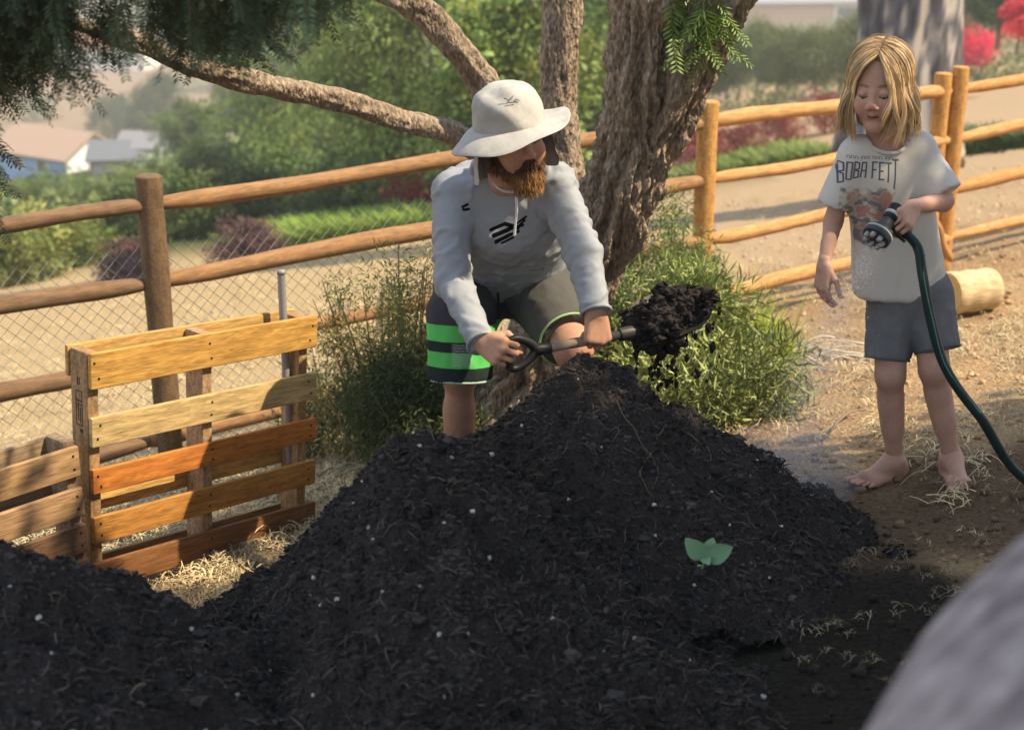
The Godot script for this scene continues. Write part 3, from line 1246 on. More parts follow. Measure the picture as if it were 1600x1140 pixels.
func sprig_mesh(pairs: int, len: float, leaf: float, wide: float, sd: int) -> ArrayMesh:
	var r := RandomNumberGenerator.new()
	r.seed = sd
	var mb := MB.new()
	var bend := 0.3
	for i in pairs:
		var t := (i + 0.5) / pairs
		var p := Vector3(bend * t * t * len * 0.5, -len * t, 0)
		var lf := leaf * (1.0 - 0.55 * t) * r.randf_range(0.8, 1.15)
		for s in [-1, 1]:
			var d := Vector3(0.15, -0.62, s * 0.85).normalized().rotated(Vector3.UP, r.randf_range(-0.5, 0.5))
			var w := d.cross(Vector3(1, 0.3, 0)).normalized() * wide
			var tone := r.randf_range(0.8, 1.2)
			var cc := Color(tone, tone, tone)
			mb.quad(mb.vert(p, Vector2.ZERO, cc), mb.vert(p + d * lf * 0.5 + w, Vector2.ZERO, cc), mb.vert(p + d * lf, Vector2.ZERO, cc), mb.vert(p + d * lf * 0.5 - w, Vector2.ZERO, cc))
	var st := []
	for i in 6:
		var t := i / 5.0
		st.append(Vector3(bend * t * t * len * 0.5, -len * t, 0))
	tube(mb, st, [0.0012, 0.0012, 0.001, 0.001, 0.0008, 0.0006], 3, Color(0.8, 0.7, 0.5))
	return mb.mesh()


func build_pepper_tree() -> void:
	var o := thing("pepper_tree", "old pepper tree with thick twisted furrowed trunk leaning right behind the man", "tree")
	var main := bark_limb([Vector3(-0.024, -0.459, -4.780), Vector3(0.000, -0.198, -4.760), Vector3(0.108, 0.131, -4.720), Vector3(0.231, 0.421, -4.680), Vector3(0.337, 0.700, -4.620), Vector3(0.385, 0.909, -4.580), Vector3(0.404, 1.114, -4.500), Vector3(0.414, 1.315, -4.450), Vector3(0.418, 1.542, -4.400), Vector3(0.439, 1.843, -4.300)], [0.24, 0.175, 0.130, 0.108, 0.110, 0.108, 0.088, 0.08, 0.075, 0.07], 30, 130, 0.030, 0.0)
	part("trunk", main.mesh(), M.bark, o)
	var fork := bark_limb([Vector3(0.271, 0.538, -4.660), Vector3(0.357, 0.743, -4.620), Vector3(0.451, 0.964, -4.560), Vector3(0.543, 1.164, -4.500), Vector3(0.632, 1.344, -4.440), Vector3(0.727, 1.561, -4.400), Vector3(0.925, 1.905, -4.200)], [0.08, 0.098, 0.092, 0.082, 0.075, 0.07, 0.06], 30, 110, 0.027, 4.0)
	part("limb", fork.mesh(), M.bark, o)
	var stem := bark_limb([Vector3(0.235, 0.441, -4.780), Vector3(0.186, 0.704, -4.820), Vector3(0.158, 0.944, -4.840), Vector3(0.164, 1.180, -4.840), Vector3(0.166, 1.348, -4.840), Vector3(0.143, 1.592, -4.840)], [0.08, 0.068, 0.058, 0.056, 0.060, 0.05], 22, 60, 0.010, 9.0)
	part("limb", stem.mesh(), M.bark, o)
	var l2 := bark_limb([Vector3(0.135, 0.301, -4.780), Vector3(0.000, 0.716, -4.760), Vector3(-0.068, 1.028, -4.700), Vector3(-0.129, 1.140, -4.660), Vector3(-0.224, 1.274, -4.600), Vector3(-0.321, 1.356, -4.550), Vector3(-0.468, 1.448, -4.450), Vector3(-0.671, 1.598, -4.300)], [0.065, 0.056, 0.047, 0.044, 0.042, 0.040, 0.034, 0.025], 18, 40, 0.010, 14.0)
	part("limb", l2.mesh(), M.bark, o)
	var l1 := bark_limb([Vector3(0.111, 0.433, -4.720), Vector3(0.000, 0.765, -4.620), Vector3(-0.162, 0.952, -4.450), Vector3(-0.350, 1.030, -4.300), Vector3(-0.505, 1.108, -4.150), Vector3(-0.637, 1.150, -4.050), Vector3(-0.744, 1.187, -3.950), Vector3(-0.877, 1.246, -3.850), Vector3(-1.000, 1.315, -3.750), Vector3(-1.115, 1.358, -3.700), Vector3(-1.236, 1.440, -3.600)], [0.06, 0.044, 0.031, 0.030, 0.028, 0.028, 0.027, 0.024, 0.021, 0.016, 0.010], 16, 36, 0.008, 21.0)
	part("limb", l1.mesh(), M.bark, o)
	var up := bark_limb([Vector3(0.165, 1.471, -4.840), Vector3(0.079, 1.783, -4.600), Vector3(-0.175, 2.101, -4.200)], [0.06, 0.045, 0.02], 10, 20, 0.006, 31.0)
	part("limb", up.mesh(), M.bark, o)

	# drooping fronds: hanging twigs with feathery leaves along them
	var twig := MB.new()
	var spots := []
	var cols := []
	for i in 280:
		# bearing off the view line, then distance: thick at the far left, a shallow fringe along the top
		var br := rnd(-0.47, -0.10)
		var d := rnd(2.6, 3.4)
		var drop := 0.05
		if br < -0.31:
			drop = lerpf(0.10, 0.205, pow(rng.randf(), 0.8))
			if br > -0.372:
				drop = rnd(0.07, 0.125)
		elif br < -0.17:
			drop = rnd(0.062, 0.092)
			if br < -0.255 and rng.randf() < 0.7:
				continue
		else:
			drop = rnd(0.05, 0.072)
			if rng.randf() < 0.5:
				continue
		var x := br * d
		var z := -d
		var low := 1.65 - d * drop
		var top := 1.62 + rnd(0.0, 0.3)
		var p0 := Vector3(x + rnd(-0.1, 0.1), top, z + rnd(-0.15, 0.15))
		var p1 := Vector3(x, low, z)
		var c := curve([p0, p0.lerp(p1, 0.45) + Vector3(rnd(-0.05, 0.05), 0.03, rnd(-0.05, 0.05)), p1], [0.003, 0.002, 0.001], 6)
		tube(twig, c[0], c[1], 3, Color(0.16, 0.13, 0.08), false)
		var cp: Array = c[0]
		var n := int((top - low) / 0.019) + 3
		var tone := rnd(0.6, 1.25)
		for k in n:
			var t := rnd(0.0, 1.0) * (cp.size() - 1)
			var q: Vector3 = cp[int(t)].lerp(cp[mini(int(t) + 1, cp.size() - 1)], t - int(t))
			var s := rnd(0.45, 0.8)
			spots.append(Transform3D(Basis.from_euler(Vector3(rnd(-0.45, 0.45), rnd(0, TAU), rnd(0.2, 0.9))).scaled(Vector3.ONE * s), q))
			var cc := Color(0.11, 0.15, 0.08) * tone * rnd(0.75, 1.25)
			cols.append(cc)
	# a small sprig with lighter leaves at the fork of the trunk
	for q in [Vector3(0.523, 1.345, -4.300), Vector3(0.563, 1.361, -4.280), Vector3(0.607, 1.372, -4.300), Vector3(0.496, 1.391, -4.300), Vector3(0.631, 1.334, -4.320)]:
		for k in 6:
			spots.append(Transform3D(Basis.from_euler(Vector3(rnd(-0.4, 0.4), rnd(0, TAU), rnd(0.1, 0.7))).scaled(Vector3.ONE * rnd(0.8, 1.3)), q + Vector3(rnd(-0.03, 0.03), rnd(-0.03, 0.06), rnd(-0.03, 0.03))))
			cols.append(Color(0.16, 0.24, 0.06))
	for b in [[Vector3(0.607, 1.434, -4.350), Vector3(0.539, 1.409, -4.300), Vector3(0.523, 1.345, -4.300)], [Vector3(0.607, 1.434, -4.350), Vector3(0.615, 1.400, -4.300), Vector3(0.631, 1.334, -4.320)], [Vector3(0.607, 1.434, -4.350), Vector3(0.577, 1.400, -4.300), Vector3(0.563, 1.361, -4.280)]]:
		var c := curve(b, [0.004, 0.003, 0.0015], 5)
		tube(twig, c[0], c[1], 4, Color(0.2, 0.17, 0.08), false)
	# the bough above the picture from which the fronds hang
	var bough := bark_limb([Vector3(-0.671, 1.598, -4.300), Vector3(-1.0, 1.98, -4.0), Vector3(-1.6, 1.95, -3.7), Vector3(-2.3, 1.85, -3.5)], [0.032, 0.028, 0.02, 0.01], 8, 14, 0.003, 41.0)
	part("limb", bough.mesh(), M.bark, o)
	for i in 90:
		var x := rnd(-1.95, -0.4)
		var a := Vector3(x, 1.93 + 0.04 * sin(x * 7.0), -3.8)
		var b := Vector3(x + rnd(-0.2, 0.2), 1.72 + rnd(0, 0.15), -3.75 + rnd(-0.5, 0.45))
		var c := curve([a, a.lerp(b, 0.5) + Vector3(0, 0.08, 0), b], [0.005, 0.004, 0.002], 4)
		tube(twig, c[0], c[1], 3, Color(0.16, 0.13, 0.08), false)
	tag(part("twigs", twig.mesh(), M.tinted, o), "", "", "", "stuff")
	many("leaves", sprig_mesh(15, 0.17, 0.042, 0.0032, 61), M.leaf, spots, cols, o)


# the neighbouring tree, right of the camera, whose crown shades the piles
func build_shade_tree() -> void:
	var base := ground_at(5.0, -1.2)
	var o := thing("shade_tree", "spreading leafy tree just outside the picture on the right", "tree", base)
	var s := sun_dir()
	var mb := MB.new()
	var c := curve([Vector3(0, -0.3, 0), Vector3(0.1, 1.4, 0), Vector3(0.0, 3.2, -0.2), Vector3(-0.4, 5.2, -0.3)], [0.34, 0.24, 0.18, 0.06], 8)
	tube(mb, c[0], c[1], 18)
	for i in 12:
		var a := i * 2.4
		var c2 := curve([Vector3(0, 1.9 + i * 0.2, -0.1), Vector3(cos(a) * 0.9, 3.0 + i * 0.2, sin(a) * 0.9), Vector3(cos(a) * 2.2, 3.6 + i * 0.2, sin(a) * 2.0)], [0.1, 0.06, 0.02], 5)
		tube(mb, c2[0], c2[1], 8)
	part("trunk", mb.mesh(), M.bark, o)
	var spots := []
	var cols := []
	var r := RandomNumberGenerator.new()
	r.seed = 5
	while spots.size() < 1900:
		# crown between 3 and 6 m up, its shadow side checked against the edge of the shade on the ground
		var y := r.randf_range(3.0, 6.2)
		var x := r.randf_range(-2.6, 3.4)
		var z := r.randf_range(-4.7, 2.6)
		var t := y / s.y
		var p := ground_at(x, z) + s * t * 0.98
		var edge := 3.54 + 0.96 * smoothstep(0.22, 0.6, x) - 0.3 * smoothstep(-1.3, -1.7, x) - 0.17 * smoothstep(0.55, 1.0, x) + 0.16 * sin(x * 4.1) + 0.10 * sin(x * 9.7 + 1.0)
		edge += 0.35 * smoothstep(1.6, 2.4, x)
		if -z > edge - 0.16:
			continue
		var sc := r.randf_range(0.26, 0.42)
		spots.append(Transform3D(Basis.from_euler(Vector3(r.randf_range(-0.5, 0.5), r.randf() * TAU, 0)).scaled(Vector3.ONE * sc), p - base))
		cols.append(Color(0.07, 0.11, 0.035) * r.randf_range(0.7, 1.3))
	many("crown", ball("broad"), M.leaf, spots, cols, o)



# ---------------------------------------------------------------- plants and litter close by
func stem_shrub(called: String, label: String, cat: String, at: Vector3, h: float, w: float, stems: int, per: int, col: Color, kind: String, clump: float, tipcol := Color(0, 0, 0, 0)) -> Node3D:
	var o := thing(called, label, cat, at)
	var mb := MB.new()
	var spots := []
	var cols := []
	for i in stems:
		var a := rnd(0, TAU)
		var r := sqrt(rng.randf())
		var tip := Vector3(cos(a) * r * w * 0.5, h * rnd(0.42, 1.15) * (1.0 - 0.35 * r * r), sin(a) * r * w * 0.4)
		var foot := Vector3(tip.x * 0.45, -0.08, tip.z * 0.45)
		var c := curve([foot, foot.lerp(tip, 0.5) + Vector3(rnd(-0.03, 0.03), 0.05, rnd(-0.03, 0.03)), tip], [0.006, 0.004, 0.0015], 4)
		tube(mb, c[0], c[1], 4, Color(0.24, 0.19, 0.11) * rnd(0.6, 1.1), false)
		var cp: Array = c[0]
		var tone := rnd(0.65, 1.3)
		for k in per:
			var t := pow(rng.randf(), 0.6) * (cp.size() - 1)
			var q: Vector3 = cp[int(t)]
			var s := clump * rnd(0.5, 1.2)
			spots.append(Transform3D(Basis.from_euler(Vector3(rnd(-0.6, 0.6), rnd(0, TAU), rnd(-0.6, 0.6))).scaled(Vector3.ONE * s), q + Vector3(rnd(-1, 1), rnd(-0.7, 1), rnd(-1, 1)) * clump * 0.5))
			var cc := col
			if tipcol.a > 0.0 and rng.randf() < tipcol.a:
				cc = Color(tipcol.r, tipcol.g, tipcol.b)
			cols.append(cc * tone * rnd(0.75, 1.25))
	part("stems", mb.mesh(), M.tinted, o)
	many("foliage", ball(kind), M.leaf, spots, cols, o)
	return o


# a hand-wide litter of thin bent straws
func straw_mesh() -> ArrayMesh:
	var r := RandomNumberGenerator.new()
	r.seed = 81
	var mb := MB.new()
	for i in 9:
		var p := Vector3(r.randf_range(-0.05, 0.05), r.randf_range(0.0, 0.012), r.randf_range(-0.05, 0.05))
		var d := Vector3(r.randfn(), r.randf_range(-0.15, 0.45), r.randfn()).normalized() * r.randf_range(0.03, 0.085)
		var w := d.cross(Vector3.UP).normalized() * r.randf_range(0.0009, 0.0018)
		var sag := Vector3(r.randf_range(-0.01, 0.01), r.randf_range(0.0, 0.018), r.randf_range(-0.01, 0.01))
		var tone := r.randf_range(0.6, 1.15)
		var cc := Color(tone, tone * 0.98, tone * 0.92)
		var last := []
		for k in 5:
			var t := k / 4.0
			var q := p - d * 0.5 + d * t + sag * sin(t * PI)
			var nx := [mb.vert(q - w, Vector2.ZERO, cc), mb.vert(q + w, Vector2.ZERO, cc)]
			if k > 0:
				mb.quad(last[0], last[1], nx[1], nx[0])
			last = nx
	return mb.mesh()


func build_near_plants() -> void:
	stem_shrub("shrub", "olive green shrub with yellowing tips between the pallet and the man", "shrub", ground_at(-0.40, -5.0), 0.76, 0.78, 56, 5, Color(0.24, 0.25, 0.095), "fine", 0.085, Color(0.56, 0.45, 0.18, 0.22))
	stem_shrub("shrub", "darker low shrub just behind the man's bare shin", "shrub", ground_at(-0.33, -4.75), 0.42, 0.6, 34, 12, Color(0.11, 0.14, 0.05), "fine", 0.08)
	stem_shrub("shrub", "thin shrub showing over the right end of the upright pallet", "shrub", ground_at(-0.74, -5.1), 0.5, 0.3, 9, 5, Color(0.21, 0.22, 0.09), "fine", 0.08, Color(0.38, 0.30, 0.13, 0.15))
	stem_shrub("shrub", "green shrub against the fence behind the thick trunk", "shrub", ground_at(0.62, -5.9), 0.74, 0.80, 30, 5, Color(0.17, 0.23, 0.075), "fine", 0.095)
	stem_shrub("weeds", "feathery light green weeds beyond the shovel load", "weeds", ground_at(0.60, -5.3), 0.54, 0.72, 32, 4, Color(0.36, 0.43, 0.16), "needle", 0.13)
	stem_shrub("weeds", "low pale green weeds behind the right flank of the rear pile", "weeds", ground_at(0.74, -4.9), 0.26, 0.58, 26, 4, Color(0.36, 0.41, 0.17), "needle", 0.11)
	var tufts := [["bright yellow green grass clump under the tall right fence post", Vector3(0.922, -0.214, -5.452), 0.50, 0.30], ["bright yellow green grass clump right of the tall fence post", Vector3(1.049, -0.206, -5.524), 0.40, 0.22], ["small yellow green grass clump nearest the falling soil", Vector3(0.790, -0.213, -5.290), 0.26, 0.26]]
	for q in tufts:
		var o := thing("grass_clump", q[0], "grass clump", q[1] + Vector3(0, -0.02, 0))
		var spots := []
		var cols := []
		for i in 26:
			spots.append(Transform3D(Basis(Vector3.UP, rnd(0, TAU)).scaled(Vector3(1, rnd(0.6, 1.1), 1)), Vector3(rnd(-1, 1), 0, rnd(-1, 1)) * q[3] * 0.35))
			cols.append(Color(0.42, 0.52, 0.06) * rnd(0.75, 1.2))
		many("blades", grass_tuft(14, q[2], 0.05, 71, 0.005), M.leaf, spots, cols, o)

	# straw: dry grass lying and standing round the pallets, under the shrubs and at the lower right
	var spots := []
	var cols := []
	var zones := [[-1.9, -0.35, -5.1, -3.45, 1900], [-0.7, 0.0, -5.2, -4.4, 420], [-3.0, -1.2, -5.6, -3.4, 500], [0.55, 1.5, -2.9, -1.75, 150], [0.85, 1.9, -3.4, -2.4, 110], [1.2, 2.4, -4.6, -3.4, 170], [0.4, 2.2, -6.0, -4.4, 240], [-3.2, 2.8, -8.6, -5.2, 700], [-4.0, 4.4, -13.0, -7.0, 900]]
	for q in zones:
		for i in int(q[4]):
			var x := rnd(q[0], q[1])
			var z := rnd(q[2], q[3])
			if x > 0.5 and z > -2.8 and lumps.get_noise_2d(x * 2.2, z * 2.2) < -0.02:
				continue
			var s := rnd(0.6, 1.3) * (1.0 if z < -3.6 else 0.5)
			var lie := Basis.from_euler(Vector3(rnd(-0.35, 0.35), rnd(0, TAU), rnd(-0.35, 0.35)))
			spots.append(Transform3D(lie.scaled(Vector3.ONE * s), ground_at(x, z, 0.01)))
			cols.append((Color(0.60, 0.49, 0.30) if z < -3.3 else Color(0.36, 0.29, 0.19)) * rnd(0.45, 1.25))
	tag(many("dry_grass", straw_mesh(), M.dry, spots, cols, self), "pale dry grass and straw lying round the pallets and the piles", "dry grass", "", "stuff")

	# small stones and crumbs of tan dirt
	var st := MB.new()
	blob(st, Vector3.ZERO, Vector3(1, 0.7, 0.9), 3, 0.9, 2.0)
	spots = []
	cols = []
	for i in 8200:
		var x := rnd(-2.2, 3.2)
		var z := -3.2 - 4.6 * pow(rng.randf(), 1.2)
		if i > 5200:
			z = rnd(-13.0, -7.0)
			x = rnd(-0.32, 0.40) * -z
		if i < 1600:
			x = rnd(0.6, 2.2)
			z = rnd(-4.4, -2.2)
		var s := 0.003 + 0.016 * pow(rng.randf(), 4.0)
		spots.append(Transform3D(Basis.from_euler(Vector3(rnd(0, 6), rnd(0, 6), 0)).scaled(Vector3.ONE * s), ground_at(x, z, s * 0.3)))
		var c := ground_color(x, z)
		cols.append(c * rnd(0.6, 1.25))
	tag(many("dirt_crumbs", st.mesh(), M.clod, spots, cols, self), "crumbs of dirt and small stones strewn over the ground", "dirt", "", "stuff")

	# dead branches on the ground right of the weeds
	var sets := [["pile of pale dead branches on the dirt left of the child", Vector3(1.251, -0.182, -5.562), 0.34, 26], ["thin dead branches between the weeds and the dead branch pile", Vector3(0.999, -0.198, -5.402), 0.26, 12]]
	for q in sets:
		var o := thing("dead_branches", q[0], "branches", q[1])
		for i in int(q[3]):
			var mb := MB.new()
			var a := rnd(-0.9, 0.9) + (PI if rng.randf() < 0.5 else 0.0)
			var d := Vector3(cos(a), rnd(-0.05, 0.3), sin(a) * 0.6)
			var p := Vector3(rnd(-1, 1) * q[2] * 0.6, rnd(0.0, 0.07), rnd(-1, 1) * q[2] * 0.5)
			var l: float = rnd(0.5, 1.0) * q[2]
			var c := curve([p - d * l * 0.5, p + Vector3(rnd(-0.03, 0.03), rnd(0, 0.05), rnd(-0.03, 0.03)), p + d * l * 0.5], [rnd(0.004, 0.008), 0.004, 0.0015], 5)
			var t := rnd(0.7, 1.15)
			tube(mb, c[0], c[1], 5, Color(0.52 * t, 0.45 * t, 0.36 * t))
			part("branch", mb.mesh(), M.tinted, o)
	var one := MB.new()
	var cb := curve([Vector3(1.040, -0.069, -4.403), Vector3(1.139, -0.077, -4.583) + Vector3(0, 0.03, 0), Vector3(1.226, -0.080, -4.708) + Vector3(0, 0.02, 0), Vector3(1.310, -0.072, -4.739)], [0.002, 0.004, 0.003, 0.002], 5)
	tube(one, cb[0], cb[1], 5, Color(0.2, 0.15, 0.1))
	tag(part("twig", one.mesh(), M.tinted, self), "single dark curved twig lying on the sunlit dirt left of the child's shin", "twig")
	var two := MB.new()
	cb = curve([Vector3(1.311, 0.004, -4.116), Vector3(1.342, 0.004, -4.155) + Vector3(0, 0.02, 0), Vector3(1.382, 0.004, -4.200)], [0.004, 0.004, 0.003], 4)
	tube(two, cb[0], cb[1], 5, Color(0.55, 0.45, 0.35))
	tag(part("twig", two.mesh(), M.tinted, self), "short pale stick between the child's feet", "twig")


# ---------------------------------------------------------------- pallets
func board(mat: Material, len: float, high: float, thick: float, parent: Node3D, at: Vector3, called := "board", sag := 0.0) -> MeshInstance3D:
	var mb := MB.new()
	box(mb, Vector3.ZERO, Vector3(len, high, thick), 0.0035)
	var o := part(called, mb.mesh(), mat, parent)
	o.position = at
	o.rotation.z = sag
	return o


func nail_heads(parent: Node3D, spots: Array) -> void:
	var mb := MB.new()
	for p in spots:
		box(mb, p, Vector3(0.006, 0.006, 0.004), 0.001)
	tag(part("nails", mb.mesh(), M.black, parent), "", "", "", "stuff")


func build_pallets() -> void:
	var pl: Vector3 = Vector3(-1.160, 0.479, -3.680)
	var pr: Vector3 = Vector3(-0.610, 0.418, -4.270)
	var x := (pr - pl).normalized()
	var flat := Vector3(x.x, 0, x.z).normalized()
	var z := flat.cross(Vector3.UP).normalized()
	var o := thing("pallet", "upright wooden pallet with sunlit yellow and orange boards", "pallet", pl)
	o.transform = Transform3D(Basis(x, z.cross(x), z), pl)
	var len := pl.distance_to(pr)
	# [top, height, colour]: front boards from the top down
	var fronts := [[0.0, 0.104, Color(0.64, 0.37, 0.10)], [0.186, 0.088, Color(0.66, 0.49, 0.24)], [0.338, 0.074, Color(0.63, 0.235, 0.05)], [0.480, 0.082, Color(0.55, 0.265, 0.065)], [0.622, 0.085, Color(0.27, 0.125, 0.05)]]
	var nails := []
	var k := 0
	for f in fronts:
		var c: Color = f[2]
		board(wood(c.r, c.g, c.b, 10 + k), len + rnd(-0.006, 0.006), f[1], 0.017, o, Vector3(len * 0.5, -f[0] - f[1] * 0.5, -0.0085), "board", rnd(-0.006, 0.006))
		for sx in [0.022, 0.40, len - 0.03]:
			for sy in [0.28, 0.72]:
				nails.append(Vector3(sx + rnd(-0.008, 0.008), -f[0] - f[1] * sy, 0.0005))
		k += 1
	# three stringers
	var sc := [Color(0.42, 0.27, 0.14), Color(0.50, 0.33, 0.20), Color(0.44, 0.27, 0.13)]
	var sx := [0.019, 0.40, len - 0.045]
	for i in 3:
		var c: Color = sc[i]
		var mb := MB.new()
		box(mb, Vector3.ZERO, Vector3(0.036, 0.75, 0.088), 0.004)
		var q := part("stringer", mb.mesh(), wood(c.r, c.g, c.b, 20 + i, 1), o)
		q.position = Vector3(sx[i], -0.375 - 0.002, -0.0625)
	# back boards
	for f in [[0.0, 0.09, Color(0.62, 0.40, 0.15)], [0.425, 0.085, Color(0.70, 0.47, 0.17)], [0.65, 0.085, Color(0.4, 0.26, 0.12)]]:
		var c: Color = f[2]
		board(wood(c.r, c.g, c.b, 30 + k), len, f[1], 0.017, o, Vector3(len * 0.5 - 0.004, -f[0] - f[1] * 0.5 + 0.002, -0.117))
		k += 1
	nail_heads(o, nails)
	# stamp burnt into the end stringer: a frame, bars and marks
	var st := MB.new()
	for q in [[0.0, 0.0, 0.034, 0.003], [0.0, -0.10, 0.034, 0.003], [-0.0155, -0.05, 0.003, 0.10], [0.0155, -0.05, 0.003, 0.10], [0.0, -0.028, 0.024, 0.004], [-0.004, -0.06, 0.004, 0.05], [0.002, -0.04, 0.020, 0.003], [0.006, -0.07, 0.004, 0.045], [0.010, -0.115, 0.014, 0.012], [0.004, 0.03, 0.004, 0.02], [-0.006, 0.028, 0.004, 0.024]]:
		box(st, Vector3(0, q[1], q[0]), Vector3(0.0012, q[3], q[2]), 0.0002)
	var sq := part("stamp", st.mesh(), plain(0.05, 0.03, 0.02), o)
	sq.position = Vector3(0.0007, -0.12, -0.0625)

	# the second pallet at the left edge, lower and nearer
	var a: Vector3 = Vector3(-1.189, 0.245, -3.600)
	var b: Vector3 = Vector3(-1.520, 0.286, -3.220)
	var p2 := thing("pallet", "lower grey brown pallet cut off by the left edge of the picture", "pallet", a)
	var f2 := Vector3(a.x - b.x, 0, a.z - b.z).normalized()
	p2.transform = Transform3D(Basis(f2, Vector3.UP, f2.cross(Vector3.UP).normalized()), a)
	nails = []
	for f in [[0.005, 0.088, Color(0.50, 0.32, 0.17)], [0.125, 0.085, Color(0.47, 0.30, 0.17)], [0.235, 0.085, Color(0.25, 0.15, 0.09)], [0.345, 0.085, Color(0.25, 0.15, 0.09)]]:
		var c: Color = f[2]
		board(wood(c.r, c.g, c.b, 40 + k), 0.95, f[1], 0.017, p2, Vector3(-0.475, -f[0] - f[1] * 0.5, -0.0085), "board", rnd(-0.006, 0.006))
		for s in [0.28, 0.72]:
			nails.append(Vector3(-0.02, -f[0] - f[1] * s, 0.0005))
		k += 1
	for i in 3:
		var mb := MB.new()
		box(mb, Vector3.ZERO, Vector3(0.036, 0.62, 0.088), 0.004)
		var q := part("stringer", mb.mesh(), wood(0.33, 0.24, 0.16, 50 + i, 1), p2)
		q.position = Vector3(-0.019 - i * 0.44, -0.30, -0.0625)
	for f in [[0.0, 0.085], [0.14, 0.085], [0.35, 0.085]]:
		board(wood(0.34, 0.25, 0.16, 60 + k), 0.95, f[1], 0.017, p2, Vector3(-0.473, -f[0] - f[1] * 0.5, -0.117))
		k += 1
	nail_heads(p2, nails)

	# steel stake through the right end of the pallet
	var s0: Vector3 = pl + (pr - pl) * 0.885 + z * -0.06 + Vector3(0, 0.135, 0)
	var s1 := ground_at(s0.x - 0.004, s0.z - 0.0, -0.15)
	var post := MB.new()
	tube(post, [s1, s0], [0.0125, 0.0125], 10)
	tube(post, [s0 + Vector3(0, 0.0, 0), s0 + Vector3(0, 0.012, 0)], [0.0135, 0.0135], 10)
	var stm := plain(0.45, 0.43, 0.42, 0.5)
	stm.metallic = 0.1
	stm.albedo_texture = speck_tex
	tri(stm, Vector3.ONE * 4.0)
	tag(part("metal_stake", post.mesh(), stm, self), "grey steel stake standing through the right end of the pallet", "stake")


# ---------------------------------------------------------------- soil piles
# a peak: x, z, height, then the slopes left, right, towards the camera and away, and how round its top is
var front_peaks := [[-0.22, -3.02, 0.480, 1.0, 0.62, 0.40, 1.2, 0.03], [-0.11, -2.99, 0.470, 0.8, 1.05, 0.44, 1.0, 0.03], [-0.12, -2.6, 0.355, 0.85, 0.62, 0.38, 0.7, 0.08], [0.10, -2.45, 0.24, 0.7, 0.42, 0.36, 0.7, 0.1], [0.30, -2.5, 0.15, 0.6, 0.46, 0.36, 0.6, 0.1], [-0.15, -2.1, 0.24, 0.85, 0.42, 0.36, 0.5, 0.2]]
var back_peaks := [[0.17, -3.45, 0.53, 0.98, 0.70, 0.62, 0.8, 0.03], [0.25, -3.47, 0.48, 0.8, 0.68, 0.6, 0.75, 0.04], [0.50, -3.5, 0.285, 0.6, 0.75, 0.5, 0.7, 0.05], [0.80, -3.38, 0.03, 0.4, 0.22, 0.25, 0.4, 0.08]]
var left_peaks := [[-1.02, -2.50, 0.445, 0.35, 0.55, 0.40, 1.1, 0.08], [-1.4, -2.42, 0.46, 0.4, 0.45, 0.35, 1.0, 0.1], [-0.8, -2.1, 0.22, 0.4, 0.42, 0.35, 0.6, 0.1]]


func pile_h(peaks: Array, x: float, z: float) -> float:
	var h := -9.0
	for p in peaks:
		var dx: float = x - p[0]
		var dz: float = z - p[1]
		dx *= p[3] if dx < 0.0 else p[4]
		dz *= p[5] if dz > 0.0 else p[6]
		var a: float = p[7]
		var q: float = p[2] - sqrt(dx * dx + dz * dz + a * a * 0.25) + a * 0.5
		var k := 0.06
		var m := maxf(k - absf(h - q), 0.0)
		h = maxf(h, q) + m * m * 0.25 / k
	h += lumps.get_noise_2d(x * 2.4 + 5.0, z * 2.4) * 0.055 + lumps.get_noise_2d(x * 7.0, z * 7.0 + 9.0) * 0.046
	h += lumps.get_noise_2d(x * 19.0, z * 19.0) * 0.013 + ridge.get_noise_2d(x * 34.0, z * 34.0) * 0.007 + lumps.get_noise_2d(x * 60.0, z * 60.0) * 0.007
	return h


